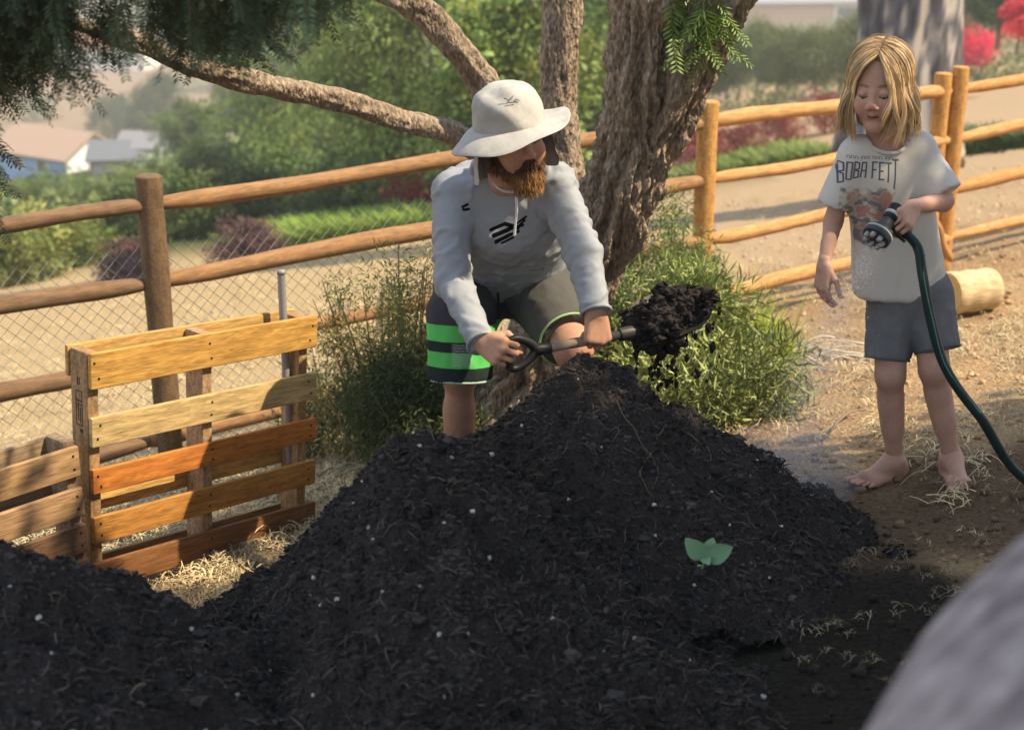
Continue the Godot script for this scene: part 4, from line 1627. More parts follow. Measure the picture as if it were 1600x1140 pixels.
func pile(label: String, peaks: Array, x0: float, x1: float, z0: float, z1: float, clods: int, step := 0.0075) -> Node3D:
	var o := thing("soil_pile", label, "soil pile")
	var mb := MB.new()
	var nx := int((x1 - x0) / step)
	var nz := int((z1 - z0) / step)
	var id := PackedInt32Array()
	id.resize((nx + 1) * (nz + 1))
	id.fill(-1)
	for j in nz + 1:
		for i in nx + 1:
			var x := x0 + i * step
			var z := z0 + j * step
			var h := pile_h(peaks, x, z)
			if h > 0.327 + 0.14 * x + 0.123 * z - 0.06:
				id[j * (nx + 1) + i] = mb.vert(Vector3(x, h, z))
	for j in nz:
		for i in nx:
			var a := id[j * (nx + 1) + i]
			var b := id[(j + 1) * (nx + 1) + i]
			var c := id[(j + 1) * (nx + 1) + i + 1]
			var d := id[j * (nx + 1) + i + 1]
			if a >= 0 and b >= 0 and c >= 0 and d >= 0:
				mb.quad(a, d, c, b)
	part("mound", mb.mesh(), M.soil, o)
	# crumbs, chips and white specks in the soil
	var cl := MB.new()
	crumb(cl)
	var cspots := []
	var ccols := []
	var fspots := []
	var fcols := []
	var wspots := []
	for i in clods:
		var x := rnd(x0, x1)
		var z := rnd(z0, z1)
		var h := pile_h(peaks, x, z)
		if h < 0.327 + 0.14 * x + 0.123 * z - 0.01:
			continue
		var s := 0.0014 + 0.0058 * pow(rng.randf(), 4.0) + (rnd(0.004, 0.014) if rng.randf() < 0.006 else 0.0)
		cspots.append(Transform3D(Basis.from_euler(Vector3(rnd(0, 6), rnd(0, 6), 0)).scaled(Vector3(s * rnd(0.8, 1.7), s, s)), Vector3(x, h + s * 0.35, z)))
		var t := rnd(0.017, 0.074) * (1.0 + 0.7 * lumps.get_noise_2d(x * 3.0, z * 3.0))
		ccols.append(Color(t * 1.0, t * 0.87, t * 0.81))
		if i % 9 == 0:
			fspots.append(Transform3D(Basis.from_euler(Vector3(rnd(-0.7, 0.7), rnd(0, 6), rnd(-0.7, 0.7))).scaled(Vector3.ONE * rnd(0.5, 1.5)), Vector3(x + 0.01, pile_h(peaks, x + 0.01, z) + 0.003, z)))
			var q := rnd(0.02, 0.13) * (1.6 if rng.randf() < 0.12 else 1.0)
			fcols.append(Color(q, q * 0.80, q * 0.62))
		if i % 400 == 0:
			var w := rnd(0.003, 0.0068)
			wspots.append(Transform3D(Basis.from_euler(Vector3(rnd(0, 6), rnd(0, 6), 0)).scaled(Vector3.ONE * w), Vector3(x - 0.01, pile_h(peaks, x - 0.01, z) + w * 0.5, z)))
	many("crumbs", cl.mesh(), M.clod, cspots, ccols, o)
	var fb := MB.new()
	var c := curve([Vector3(-0.016, 0, 0), Vector3(-0.004, 0.003, 0.002), Vector3(0.016, 0, -0.003)], [0.0007, 0.0013, 0.0005], 2)
	tube(fb, c[0], c[1], 4)
	many("fibres", fb.mesh(), M.clod, fspots, fcols, o)
	many("white_specks", cl.mesh(), plain(0.55, 0.53, 0.49), wspots, [], o)
	return o


# a jagged crumb: a ball whose corners are pushed about
func crumb(mb: MB) -> void:
	blob(mb, Vector3.ZERO, Vector3(1, 0.75, 0.9), 3, 0.0, 0.0)
	var r := RandomNumberGenerator.new()
	r.seed = 8
	for k in mb.v.size():
		mb.v[k] *= r.randf_range(0.5, 1.4)
	# broken faces: give every triangle its own corners
	var nv := PackedVector3Array()
	for k in mb.ix:
		nv.append(mb.v[k])
	mb.v = nv
	mb.uv.resize(nv.size())
	mb.c.resize(nv.size())
	mb.c.fill(Color.WHITE)
	for k in nv.size():
		mb.ix[k] = k


func build_piles() -> void:
	pile("biggest dark soil pile filling the foreground, flecked with white", front_peaks, -1.0, 0.85, -3.75, -1.4, 100000)
	pile("peaked dark soil pile behind the biggest one, under the shovel", back_peaks, -0.7, 1.35, -4.2, -2.8, 48000)
	pile("dark chippy soil pile at the lower left in front of the pallets", left_peaks, -2.1, 0.0, -3.3, -1.4, 62000)

	# rooty strands on the rear pile
	var rt := thing("root_strands", "thin pale roots straggling down the face of the rear soil pile", "roots")
	for q in [[0.29, -3.30, 0.18], [0.36, -3.36, 0.13], [0.30, -3.22, 0.12], [0.46, -3.4, 0.10], [0.2, -3.28, 0.08]]:
		var pts := []
		var rr := []
		for i in 14:
			var t := i / 13.0
			var x: float = q[0] + 0.03 * sin(t * 5.0 + q[2] * 60.0) + 0.05 * t
			var z: float = q[1] + q[2] * t
			pts.append(Vector3(x, pile_h(back_peaks, x, z) + 0.006, z))
			rr.append(0.0016 * (1.2 - t * 0.7))
		var mb := MB.new()
		tube(mb, pts, rr, 4, Color(0.17, 0.12, 0.075))
		part("root", mb.mesh(), M.clod, rt)
	# seedling
	var sp := Vector3(0.435, 0, -2.93)
	sp.y = maxf(pile_h(front_peaks, sp.x, sp.z), pile_h(back_peaks, sp.x, sp.z))
	var sd := thing("seedling", "small green seedling with broad leaves on the soil right of the big pile", "seedling", sp)
	var stem := MB.new()
	tube(stem, [Vector3(0, -0.03, 0), Vector3(0.004, 0.025, 0), Vector3(0.01, 0.045, 0.0)], [0.003, 0.0025, 0.002], 6, Color(0.2, 0.33, 0.12))
	part("stem", stem.mesh(), M.tinted, sd)
	var lm := leafy(0.20, 0.36, 0.20, 0.6, 0.3)
	for q in [[Vector3(-0.75, 0.80, 0.15), 0.088], [Vector3(1.0, 0.45, 0.2), 0.095], [Vector3(0.1, 0.15, 0.9), 0.050], [Vector3(0.55, 0.9, -0.35), 0.07]]:
		var mb := MB.new()
		var d: Vector3 = q[0].normalized()
		var l: float = q[1] * 0.72
		var s := d.cross(Vector3(0.3 * d.x, 0.35, 0.95)).normalized()
		var n := s.cross(d)
		var o := Vector3(0.006, 0.04, 0)
		var rows := []
		for i in 9:
			var t := i / 8.0
			var w := l * 0.36 * pow(sin(PI * pow(t, 0.8)), 0.8)
			var p := o + d * l * t + n * (-0.25 * l * t * t)
			rows.append([mb.vert(p - s * w + n * w * 0.3), mb.vert(p), mb.vert(p + s * w + n * w * 0.3)])
		for i in 8:
			for e in 2:
				mb.quad(rows[i][e], rows[i][e + 1], rows[i + 1][e + 1], rows[i + 1][e])
		part("leaf", mb.mesh(), lm, sd)



# ---------------------------------------------------------------- people
func head_mb(skin: Color, child: bool) -> MB:
	var f := Field.new(Vector3(-0.10, -0.19, -0.125), Vector3(0.10, 0.14, 0.13), 0.0026)
	f.ell(Vector3(0, 0.032, -0.015), Vector3(0.076, 0.094, 0.096), 0.01)
	f.ell(Vector3(0, -0.03, 0.030), Vector3(0.060 if not child else 0.057, 0.080 if not child else 0.074, 0.060), 0.03)
	f.cap(Vector3(-0.045, -0.055, 0.0), Vector3(-0.012, -0.098, 0.062), 0.020, 0.014, 0.03)
	f.cap(Vector3(0.045, -0.055, 0.0), Vector3(0.012, -0.098, 0.062), 0.020, 0.014, 0.03)
	f.ell(Vector3(0, -0.098, 0.066), Vector3(0.018, 0.014, 0.014), 0.02)
	for s in [-1, 1]:
		f.ell(Vector3(s * 0.034, -0.034, 0.066), Vector3(0.026, 0.028, 0.022), 0.025)
		f.ell(Vector3(s * 0.031, 0.008, 0.100), Vector3(0.019, 0.012, 0.016 if not child else 0.0125), 0.014, 1)
		f.ell(Vector3(s * 0.030, 0.007, 0.0745), Vector3(0.0165, 0.0130, 0.0155), 0.004)
		if not child:
			f.cap(Vector3(s * 0.014, 0.027, 0.087), Vector3(s * 0.046, 0.026, 0.074), 0.008, 0.007, 0.014)
		f.ell(Vector3(s * 0.078, 0.0, -0.012), Vector3(0.010, 0.031, 0.019), 0.008)
	if child:
		f.cap(Vector3(0, 0.010, 0.086), Vector3(0, -0.024, 0.098), 0.006, 0.009, 0.014)
		f.ell(Vector3(0, -0.026, 0.099), Vector3(0.0105, 0.0095, 0.0105), 0.007)
	else:
		f.cap(Vector3(0, 0.016, 0.086), Vector3(0, -0.026, 0.106), 0.0075, 0.0105, 0.012)
		f.ell(Vector3(0, -0.029, 0.104), Vector3(0.0115, 0.010, 0.011), 0.006)
	for s in [-1, 1]:
		f.ell(Vector3(s * 0.0115, -0.033, 0.095), Vector3(0.0085, 0.0075, 0.010), 0.006)
		f.ell(Vector3(s * 0.006, -0.041, 0.099), Vector3(0.0035, 0.003, 0.005), 0.002, 1)
	var lz := -0.005 if child else 0.0
	f.cap(Vector3(-0.019, -0.060, 0.082 + lz), Vector3(0, -0.0568, 0.091 + lz), 0.0042, 0.0058, 0.008)
	f.cap(Vector3(0.019, -0.060, 0.082 + lz), Vector3(0, -0.0568, 0.091 + lz), 0.0042, 0.0058, 0.008)
	f.cap(Vector3(-0.014, -0.0675, 0.083 + lz), Vector3(0.014, -0.0675, 0.083 + lz), 0.0058, 0.0058, 0.008)
	f.cap(Vector3(-0.019, -0.0615, 0.091 + lz), Vector3(0.019, -0.0615, 0.091 + lz), 0.0016, 0.0016, 0.003, 1)
	f.cap(Vector3(0, -0.05, -0.02), Vector3(0, -0.19, -0.045) if child else Vector3(0, -0.135, -0.075), 0.045 if child else 0.054, 0.042 if child else 0.05, 0.03)
	var mb := f.net()
	smooth(mb, 1, 0.4)
	paint(mb, func(p: Vector3, _n: Vector3) -> Color:
		var c := skin
		var ax := absf(p.x)
		# cheeks and nose a little redder
		var warm := 1.0 - smoothstep(0.0, 0.028, Vector2(ax - 0.038, p.y + 0.03).length())
		warm = maxf(warm, 1.0 - smoothstep(0.004, 0.02, Vector2(ax, p.y + 0.03).length()))
		if p.z > 0.03:
			c = c.lerp(Color(skin.r * 1.05, skin.g * 0.72, skin.b * 0.68), warm * 0.55)
		if p.z > 0.055:
			if absf(p.y + 0.0625) < 0.0090 and ax < (0.0175 if child else 0.022):
				c = c.lerp(Color(skin.r * 0.80, skin.g * 0.50, skin.b * 0.48), 0.7)
				if absf(p.y + 0.0625) < 0.0022:
					c = Color(0.06, 0.02, 0.02)
			var brow := Vector2((ax - 0.031) / 0.020, (p.y - 0.0295 + 0.12 * absf(ax - 0.03)) / 0.0048).length()
			if brow < 1.0:
				c = c.lerp(Color(0.22, 0.13, 0.06) if child else Color(0.10, 0.055, 0.025), 0.75)
			# lowered lids: a dark lash line with a sliver of eye above it
			var ex := (ax - 0.030) / 0.0155
			if absf(ex) < 1.0:
				var lash := p.y - (-0.0005 - 0.004 * (1.0 - ex * ex))
				if child and lash < -0.0012 and lash > -0.0042 and absf(ex + 0.05) < 0.72 - 60.0 * absf(lash + 0.0012):
					c = Color(0.07, 0.05, 0.04) if absf(ex + 0.05) < 0.36 else Color(0.42, 0.36, 0.33)
				elif absf(lash) < 0.0019:
					c = Color(0.06, 0.032, 0.02)
				elif lash > 0.0 and lash < 0.010:
					c = c.lerp(Color(skin.r * 0.85, skin.g * 0.72, skin.b * 0.70), 0.4)
		return c)
	return mb


# a hand: wrist at the origin, fingers along +y, the palm faces +z; curl is the bend at the three joints
func hand_mb(skin: Color, size: float, curl: Vector3, thumb: Array) -> MB:
	var f := Field.new(Vector3(-0.065, -0.045, -0.045), Vector3(0.085, 0.205, 0.115), 0.0036)
	var kn := [0.031, 0.0105, -0.0105, -0.030]
	f.cap(Vector3(0, -0.012, 0), Vector3(0, 0.01, 0.0), 0.022, 0.023, 0.012)
	for i in 4:
		f.cap(Vector3(kn[i] * 0.55, 0.008, 0), Vector3(kn[i], 0.090 - 0.006 * absf(i - 1.0), 0.0), 0.0145, 0.0125, 0.012)
	f.cap(Vector3(0.018, 0.02, 0.008), Vector3(0.034, 0.05, 0.012), 0.015, 0.012, 0.012)
	var len := [0.072, 0.080, 0.074, 0.058]
	for i in 4:
		var p := Vector3(kn[i], 0.090 - 0.006 * absf(i - 1.0), 0.0)
		var a := 0.0
		var spread: float = kn[i] * 1.2 * (1.0 - minf(1.0, curl.x))
		var r := 0.0092 if i < 3 else 0.0080
		for k in 3:
			a += curl[k] * (1.0 + 0.06 * (i - 1.5))
			var l: float = len[i] * [0.46, 0.30, 0.24][k]
			var q := p + Vector3(spread * l, cos(a) * l, sin(a) * l)
			f.cap(p, q, r, r * 0.92, 0.003)
			p = q
			r *= 0.92
	for i in thumb.size() - 1:
		f.cap(thumb[i], thumb[i + 1], 0.0115 - 0.0012 * i, 0.0105 - 0.0012 * i, 0.005)
	var mb := f.net()
	smooth(mb, 1, 0.4)
	for k in mb.v.size():
		var p := mb.v[k]
		mb.c[k] = skin.lerp(Color(skin.r * 1.0, skin.g * 0.75, skin.b * 0.7), smoothstep(0.08, 0.16, p.y) * 0.5)
		mb.v[k] = p * size
	return mb


func foot_mb(skin: Color, size: float, mirror: float) -> MB:
	var f := Field.new(Vector3(-0.06, -0.075, -0.06), Vector3(0.06, 0.09, 0.19), 0.004)
	f.cap(Vector3(0, 0.03, -0.004), Vector3(0, 0.0, 0), 0.022, 0.029, 0.01)
	f.ell(Vector3(0, -0.032, -0.022), Vector3(0.028, 0.032, 0.030), 0.025)
	f.cap(Vector3(0, -0.005, 0.012), Vector3(0.004 * mirror, -0.040, 0.085), 0.030, 0.020, 0.03)
	f.cap(Vector3(0.018 * mirror, -0.046, 0.10), Vector3(-0.022 * mirror, -0.050, 0.085), 0.017, 0.014, 0.025)
	f.cap(Vector3(-0.012 * mirror, -0.052, -0.01), Vector3(-0.022 * mirror, -0.052, 0.085), 0.014, 0.013, 0.02)
	for s in [-1, 1]:
		f.ell(Vector3(s * 0.028, 0.002, -0.004), Vector3(0.009, 0.011, 0.011), 0.01)
	var tip := [0.150, 0.147, 0.140, 0.130, 0.118]
	for i in 5:
		var x := (0.030 - 0.0155 * i - (0.004 if i > 0 else 0.0)) * mirror
		var r := 0.0115 if i == 0 else 0.0076 - 0.0004 * i
		f.cap(Vector3(x * 0.85, -0.050, 0.095 - 0.004 * i), Vector3(x * 1.05, -0.058 + r * 0.5, tip[i]), r, r * 0.95, 0.004)
	var mb := f.net()
	smooth(mb, 1, 0.4)
	for k in mb.v.size():
		var p := mb.v[k]
		var c := skin.lerp(Color(skin.r * 0.95, skin.g * 0.70, skin.b * 0.66), smoothstep(0.09, 0.14, p.z) * 0.6)
		c = c.lerp(Color(0.12, 0.08, 0.055), smoothstep(-0.045, -0.066, p.y) * 0.7)
		mb.c[k] = c
		mb.v[k] = p * size
	return mb


func set_uv(mb: MB, o: Vector3, right: Vector3, up: Vector3, size: float) -> void:
	var face := right.cross(up)
	var n := mb.normals()
	for k in mb.v.size():
		if n[k].dot(face) < 0.05:
			mb.uv[k] = Vector2(0.01, 0.01)
		else:
			var d := mb.v[k] - o
			mb.uv[k] = Vector2(0.5 + d.dot(right) / size, 0.5 - d.dot(up) / size)


func ring(mb: MB, m: Vector3, axis: Vector3, r: float, thick: float, col := Color.WHITE, squash := Vector3.ONE) -> void:
	var u := axis.cross(Vector3(0.3, 0.1, 0.9)).normalized()
	var w := axis.normalized().cross(u)
	var pts := []
	var rr := []
	for i in 37:
		var a := TAU * i / 36.0
		pts.append(m + (u * cos(a) + w * sin(a)) * r * squash)
		rr.append(thick)
	tube(mb, pts, rr, 6, col, false)


# strokes drawn into an image; points in pixels
func stroke(im: Image, a: Vector2, b: Vector2, w: float, col: Color) -> void:
	var x0 := int(maxf(0, minf(a.x, b.x) - w - 1))
	var x1 := int(minf(im.get_width() - 1, maxf(a.x, b.x) + w + 1))
	var y0 := int(maxf(0, minf(a.y, b.y) - w - 1))
	var y1 := int(minf(im.get_height() - 1, maxf(a.y, b.y) + w + 1))
	for y in range(y0, y1 + 1):
		for x in range(x0, x1 + 1):
			var q := Geometry2D.get_closest_point_to_segment(Vector2(x, y), a, b)
			var k := clampf(w + 0.5 - q.distance_to(Vector2(x, y)), 0.0, 1.0)
			if k > 0.0:
				im.set_pixel(x, y, im.get_pixel(x, y).lerp(col, k))


func folds(p: Vector3, amp: float, sc: Vector3, sd: float) -> float:
	var q := p * sc + Vector3(sd, sd * 0.3, 0)
	return amp * (lumps.get_noise_3dv(q) * 1.2 + (ridge.get_noise_3dv(q * 0.9 + Vector3(3, 1, 7)) - 0.3) * 0.9)


func seg_folds(p: Vector3, a: Vector3, b: Vector3, amp: float, freq: float, sd: float) -> float:
	# cross folds that wind round a sleeve
	var d := (b - a).normalized()
	var t := (p - a).dot(d)
	var r := p - a - d * t
	return amp * sin(t * freq + 2.2 * lumps.get_noise_3dv(p * 9.0 + Vector3(sd, 0, 0)) + r.x * 30.0 + r.y * 18.0) * (0.55 + 0.9 * lumps.get_noise_3dv(p * 6.0 + Vector3(0, sd, 0)))


func build_man() -> void:
	var hip_r: Vector3 = Vector3(-0.124, 0.528, -4.270)
	var hip_l: Vector3 = Vector3(0.072, 0.534, -4.250)
	var knee_r: Vector3 = Vector3(-0.159, 0.303, -4.060)
	var ank_r: Vector3 = Vector3(-0.171, -0.117, -4.130)
	var knee_l: Vector3 = Vector3(0.178, 0.430, -3.900)
	var ank_l: Vector3 = Vector3(0.212, -0.115, -4.100)
	var chest: Vector3 = Vector3(-0.019, 0.774, -4.030)
	var sh_r: Vector3 = Vector3(-0.169, 0.865, -4.000)
	var sh_l: Vector3 = Vector3(0.123, 0.893, -3.950)
	var neck: Vector3 = Vector3(-0.009, 0.942, -3.900)
	var head: Vector3 = Vector3(0.000, 1.061, -3.780)
	var el_r: Vector3 = Vector3(-0.168, 0.654, -3.820)
	var el_l: Vector3 = Vector3(0.197, 0.739, -3.770)
	# what he holds
	var grip: Vector3 = Vector3(-0.007, 0.515, -3.560)
	var blade: Vector3 = Vector3(0.341, 0.523, -3.740)
	var shaft := (blade - grip).normalized()
	var bar := (Vector3(-0.024, 0.473, -3.545) - Vector3(0.010, 0.558, -3.560)).normalized()
	var hold: Vector3 = Vector3(0.220, 0.519, -3.680)

	# hands: right one round the D grip bar, left one over the shaft
	var yr := (grip - el_r).normalized()
	var xr := -bar
	yr = (yr - xr * yr.dot(xr)).normalized()
	var br := Basis(xr, yr, xr.cross(yr))
	if br.z.dot(Vector3(0.4, -0.6, 0.2)) < 0.0:
		br = Basis(-xr, yr, -(xr.cross(yr)))
	var wr_r := grip - br * Vector3(0, 0.092, 0.028)
	var yl := (hold - el_l).normalized() + Vector3(0, -0.6, -0.15)
	var xl := -shaft
	yl = (yl - xl * yl.dot(xl)).normalized()
	var bl := Basis(xl, yl, xl.cross(yl))
	if bl.z.z > 0.0:
		bl = Basis(shaft, yl, shaft.cross(yl))
	var wr_l := hold - bl * Vector3(0, 0.088, 0.030)

	var skin := Color(0.52, 0.295, 0.20)
	var o := thing("person", "bearded man in grey long sleeves, sun hat and striped shorts bending to hold the shovel", "person")
	# body
	var f := Field.new(Vector3(-0.42, -0.35, -4.5), Vector3(0.42, 1.05, -3.5), 0.0125)
	var rt := (sh_l - sh_r).normalized()
	f.cap(chest - rt * 0.06, hip_r + rt * 0.03, 0.095, 0.095, 0.04)
	f.cap(chest + rt * 0.06, hip_l - rt * 0.03, 0.095, 0.095, 0.04)
	f.cap(sh_r + rt * 0.03, sh_l - rt * 0.03, 0.04, 0.04, 0.03)
	f.cap((sh_r + sh_l) * 0.5, neck, 0.05, 0.048, 0.02)
	f.cap(neck, head + Vector3(0, -0.03, -0.03), 0.056, 0.056, 0.03)
	for q in [[hip_r, knee_r, ank_r], [hip_l, knee_l, ank_l]]:
		var kp: Vector3 = q[1] + Vector3(0, 0, 0.012)
		f.cap(q[0], q[1], 0.082, 0.058, 0.03)
		f.cap(q[1], q[2], 0.046, 0.032, 0.03)
		f.ell(kp, Vector3(0.048, 0.054, 0.046), 0.03)
		var calf: Vector3 = q[1].lerp(q[2], 0.32) + Vector3(0, 0, -0.022)
		f.cap(calf, q[1].lerp(q[2], 0.62), 0.046, 0.034, 0.04)
		f.cap(q[2], q[2] + Vector3(0.03, -0.05, 0.12), 0.036, 0.026, 0.03)
	f.cap(sh_r, el_r, 0.045, 0.032, 0.02)
	f.cap(el_r, wr_r, 0.026, 0.025, 0.01)
	f.cap(sh_l, el_l, 0.045, 0.032, 0.02)
	f.cap(el_l, wr_l, 0.026, 0.025, 0.01)
	var body := f.net()
	smooth(body, 1, 0.4)
	for k in body.v.size():
		var t := 1.0 + 0.18 * lumps.get_noise_3dv(body.v[k] * 14.0)
		body.c[k] = Color(skin.r * t, skin.g * t, skin.b * t)
	var hb := frame(Vector3(0.42, -0.10, 0.90), Vector3(-0.15, 0.97, 0.14))
	body.add(head_mb(skin, false), Transform3D(hb, head))
	var gr_thumb := [Vector3(0.026, 0.022, 0.010), Vector3(0.046, 0.055, 0.030), Vector3(0.036, 0.082, 0.052), Vector3(0.014, 0.094, 0.062)]
	var hm := hand_mb(skin * 0.96, 1.0, Vector3(0.95, 1.5, 1.0), gr_thumb)
	body.add(hm, Transform3D(br, wr_r))
	body.add(hm, Transform3D(bl, wr_l))
	part("body", body.mesh(), M.skin, o)

	# shirt
	f = Field.new(Vector3(-0.42, 0.25, -4.5), Vector3(0.42, 1.08, -3.45), 0.007)
	f.cap(chest - rt * 0.075, hip_r + rt * 0.025 + Vector3(0, 0.045, 0.0), 0.112, 0.118, 0.05)
	f.cap(chest + rt * 0.075, hip_l - rt * 0.025 + Vector3(0, 0.045, 0.0), 0.112, 0.118, 0.05)
	f.cap(chest, (hip_r + hip_l) * 0.5 + Vector3(0, 0.05, 0.03), 0.12, 0.115, 0.05)
	f.cap(sh_r + rt * 0.015, sh_l - rt * 0.015, 0.062, 0.062, 0.05)
	f.cap(chest + Vector3(-0.07, 0.05, -0.06), chest + Vector3(0.07, 0.05, -0.06), 0.12, 0.12, 0.05)
	f.cap(sh_r, el_r, 0.060, 0.048, 0.03)
	f.cap(el_r, wr_r + (wr_r - el_r).normalized() * 0.012, 0.048, 0.037, 0.03, 0, true)
	f.cap(sh_l, el_l, 0.060, 0.047, 0.03)
	f.cap(el_l, wr_l + (wr_l - el_l).normalized() * 0.012, 0.047, 0.038, 0.03, 0, true)
	# neck opening
	var nd := hb * Vector3(0, -0.2, 1.0)
	f.cap(neck + Vector3(0.005, 0.06, 0.05), neck + Vector3(0.012, -0.02, 0.085), 0.055, 0.026, 0.015, 1)
	f.cap(neck, head, 0.056, 0.066, 0.01, 1)
	# hood lying round the back of the neck
	for s in [-1, 1]:
		f.cap(neck + rt * 0.085 * s + Vector3(0, 0.012, -0.01), neck + rt * 0.03 * s + Vector3(0, 0.035, -0.115), 0.028, 0.040, 0.02)
	var sh := f.net()
	smooth(sh, 1, 0.4)
	var belly := (hip_r + hip_l) * 0.5
	displace(sh, func(p: Vector3, _n: Vector3) -> float:
		var d := folds(p, 0.0035, Vector3(3.5, 8, 3.5), 2.0) + 0.013 * maxf(0.0, ridge.get_noise_3d(p.x * 5.0 + p.y * 3.0, p.y * 7.0 - p.x * 4.0, p.z * 6.0) - 0.35) + folds(p, 0.0015, Vector3(10, 22, 10), 5.0)
		if p.distance_to(el_r) < 0.30 and p.x < chest.x - 0.1:
			d += seg_folds(p, el_r, wr_r, 0.003, 150.0, 1.0) * smoothstep(0.5, 0.1, p.distance_to(wr_r))
		if p.distance_to(el_l) < 0.30 and p.x > chest.x + 0.1:
			d += seg_folds(p, el_l, wr_l, 0.003, 130.0, 7.0)
		return d)
	var im := Image.create(512, 512, false, Image.FORMAT_RGB8)
	im.fill(Color(0.585, 0.60, 0.625))
	var ink := Color(0.07, 0.07, 0.085)
	# bird-like squiggle mark on the chest
	for q in [[206, 262, 250, 246, 5], [250, 246, 290, 258, 6], [214, 280, 262, 262, 6], [262, 262, 306, 250, 4], [222, 296, 268, 276, 5], [268, 276, 292, 268, 4], [240, 300, 276, 284, 3], [282, 262, 312, 236, 3], [286, 246, 316, 226, 3]]:
		stroke(im, Vector2(q[0], q[1]), Vector2(q[2], q[3]), q[4], ink)
	# small mark beside the pocket on the other side
	for q in [[118, 200, 134, 190, 4], [120, 208, 138, 204, 4]]:
		stroke(im, Vector2(q[0], q[1]), Vector2(q[2], q[3]), q[4], ink)
	var sm := cloth(1, 1, 1, ImageTexture.create_from_image(im))
	set_uv(sh, Vector3(-0.013, 0.798, -3.880), Vector3(0.99, 0.0, -0.08).normalized(), Vector3(0.02, 0.86, -0.5).normalized(), 0.46)
	var shirt := part("shirt", sh.mesh(), sm, o)
	# collar piping, drawstring, zip pull, pocket seam
	var tr := MB.new()
	var col := []
	var base := neck + Vector3(0.008, -0.055, 0.090)
	for i in 17:
		var a := lerpf(-1.9, 1.9, i / 16.0)
		col.append(neck + rt * 0.058 * sin(a) + Vector3(0.008, -0.040 + 0.062 * (1.0 - cos(a)) * 0.8, 0.035 + 0.052 * cos(a)))
	var colr := []
	for i in 17:
		colr.append(0.0045)
	tube(tr, col, colr, 6, Color(0.55, 0.56, 0.57))
	part("collar", tr.mesh(), M.tinted, shirt)
	var ds := MB.new()
	var dp := curve([base + Vector3(0.012, 0.004, 0.012), base + Vector3(0.014, -0.03, 0.020), base + Vector3(0.010, -0.075, 0.012), base + Vector3(0.008, -0.105, 0.006)], [0.0035, 0.0035, 0.0035, 0.0042], 4)
	tube(ds, dp[0], dp[1], 6, Color(0.72, 0.73, 0.73))
	part("drawstring", ds.mesh(), M.tinted, shirt)
	for q in [[wr_r, el_r, 0.0395], [wr_l, el_l, 0.0405]]:
		var cu := MB.new()
		var ax: Vector3 = (q[0] - q[1]).normalized()
		ring(cu, q[0] + ax * 0.008, ax, q[2], 0.005)
		part("cuff", cu.mesh(), cloth(0.385, 0.40, 0.42), shirt)

	# shorts
	f = Field.new(Vector3(-0.36, 0.15, -4.5), Vector3(0.42, 0.70, -3.7), 0.0085)
	var hem_r := Vector3(-0.157, 0.286, -4.035)
	var hem_l := hip_l.lerp(knee_l, 0.90)
	f.cap(hip_r + rt * 0.02 + Vector3(0, 0.02, 0), hip_l - rt * 0.02 + Vector3(0, 0.02, 0), 0.125, 0.125, 0.04)
	f.cap(hip_r + Vector3(0, 0.0, 0), knee_r + Vector3(0, 0.06, -0.05), 0.118, 0.088, 0.035)
	f.cap(hip_l + Vector3(0, 0.0, 0), hem_l, 0.118, 0.090, 0.035, 0, true)
	f.cap(hem_r + Vector3(0.004, 0.20, -0.035), hem_r, 0.105, 0.097, 0.03, 0, true)
	var so := f.net()
	smooth(so, 1, 0.4)
	displace(so, func(p: Vector3, _n: Vector3) -> float:
		return folds(p, 0.006, Vector3(6, 4, 5), 12.0) + folds(p, 0.002, Vector3(16, 9, 14), 15.0))
	# stripes run round the right leg only: texture rows by the distance above the hem
	im = Image.create(64, 256, false, Image.FORMAT_RGB8)
	for y in 256:
		for x in 64:
			var c := Color(0.335, 0.33, 0.32)
			if x < 32:
				var t := y / 256.0 * 0.40     # metres above the hem
				c = Color(0.255, 0.26, 0.275)
				if t > 0.045 and t < 0.092:
					c = Color(0.36, 0.74, 0.38)
				elif t > 0.122 and t < 0.172:
					c = Color(0.38, 0.76, 0.40)
				elif t < 0.122:
					c = Color(0.17, 0.20, 0.20)
				if t > 0.05 and t < 0.118 and x > 13 and x < 20 and (x * 7 + y * 3) % 11 < 6:
					c = c.lerp(Color(0.72, 0.74, 0.72), 0.8)
			im.set_pixel(x, y, c)
	var dr := Vector3(0.02, 0.985, -0.17).normalized()
	for k in so.v.size():
		var p := so.v[k]
		var right := p.distance_to(hip_r.lerp(hem_r, 0.7)) < p.distance_to(hip_l.lerp(hem_l, 0.7))
		if right:
			so.uv[k] = Vector2(clampf(0.25 + (p.x - hem_r.x) * 1.6, 0.02, 0.46), clampf((p - hem_r).dot(dr) / 0.40, 0.005, 0.995))
		else:
			so.uv[k] = Vector2(0.75, 0.5)
	var shorts := part("shorts", so.mesh(), cloth(1, 1, 1, ImageTexture.create_from_image(im)), o)
	var pr := MB.new()
	ring(pr, hem_r + dr * 0.002, dr, 0.0965, 0.0042, Color(0.30, 0.42, 0.31))
	part("hem", pr.mesh(), M.tinted, shorts)
	pr = MB.new()
	ring(pr, hem_l, hem_l - hip_l, 0.091, 0.004, Color(0.35, 0.52, 0.25))
	part("hem", pr.mesh(), M.tinted, shorts)
	pr = MB.new()
	var fly := curve([belly + Vector3(-0.02, 0.03, 0.155), belly + Vector3(-0.015, -0.02, 0.165), belly + Vector3(-0.02, -0.05, 0.160)], [0.004, 0.004, 0.003], 4)
	tube(pr, fly[0], fly[1], 5, Color(0.02, 0.02, 0.02))
	part("drawstring", pr.mesh(), M.tinted, shorts)

	# beard: a shaped mass with hairs over it
	var bd := MB.new()
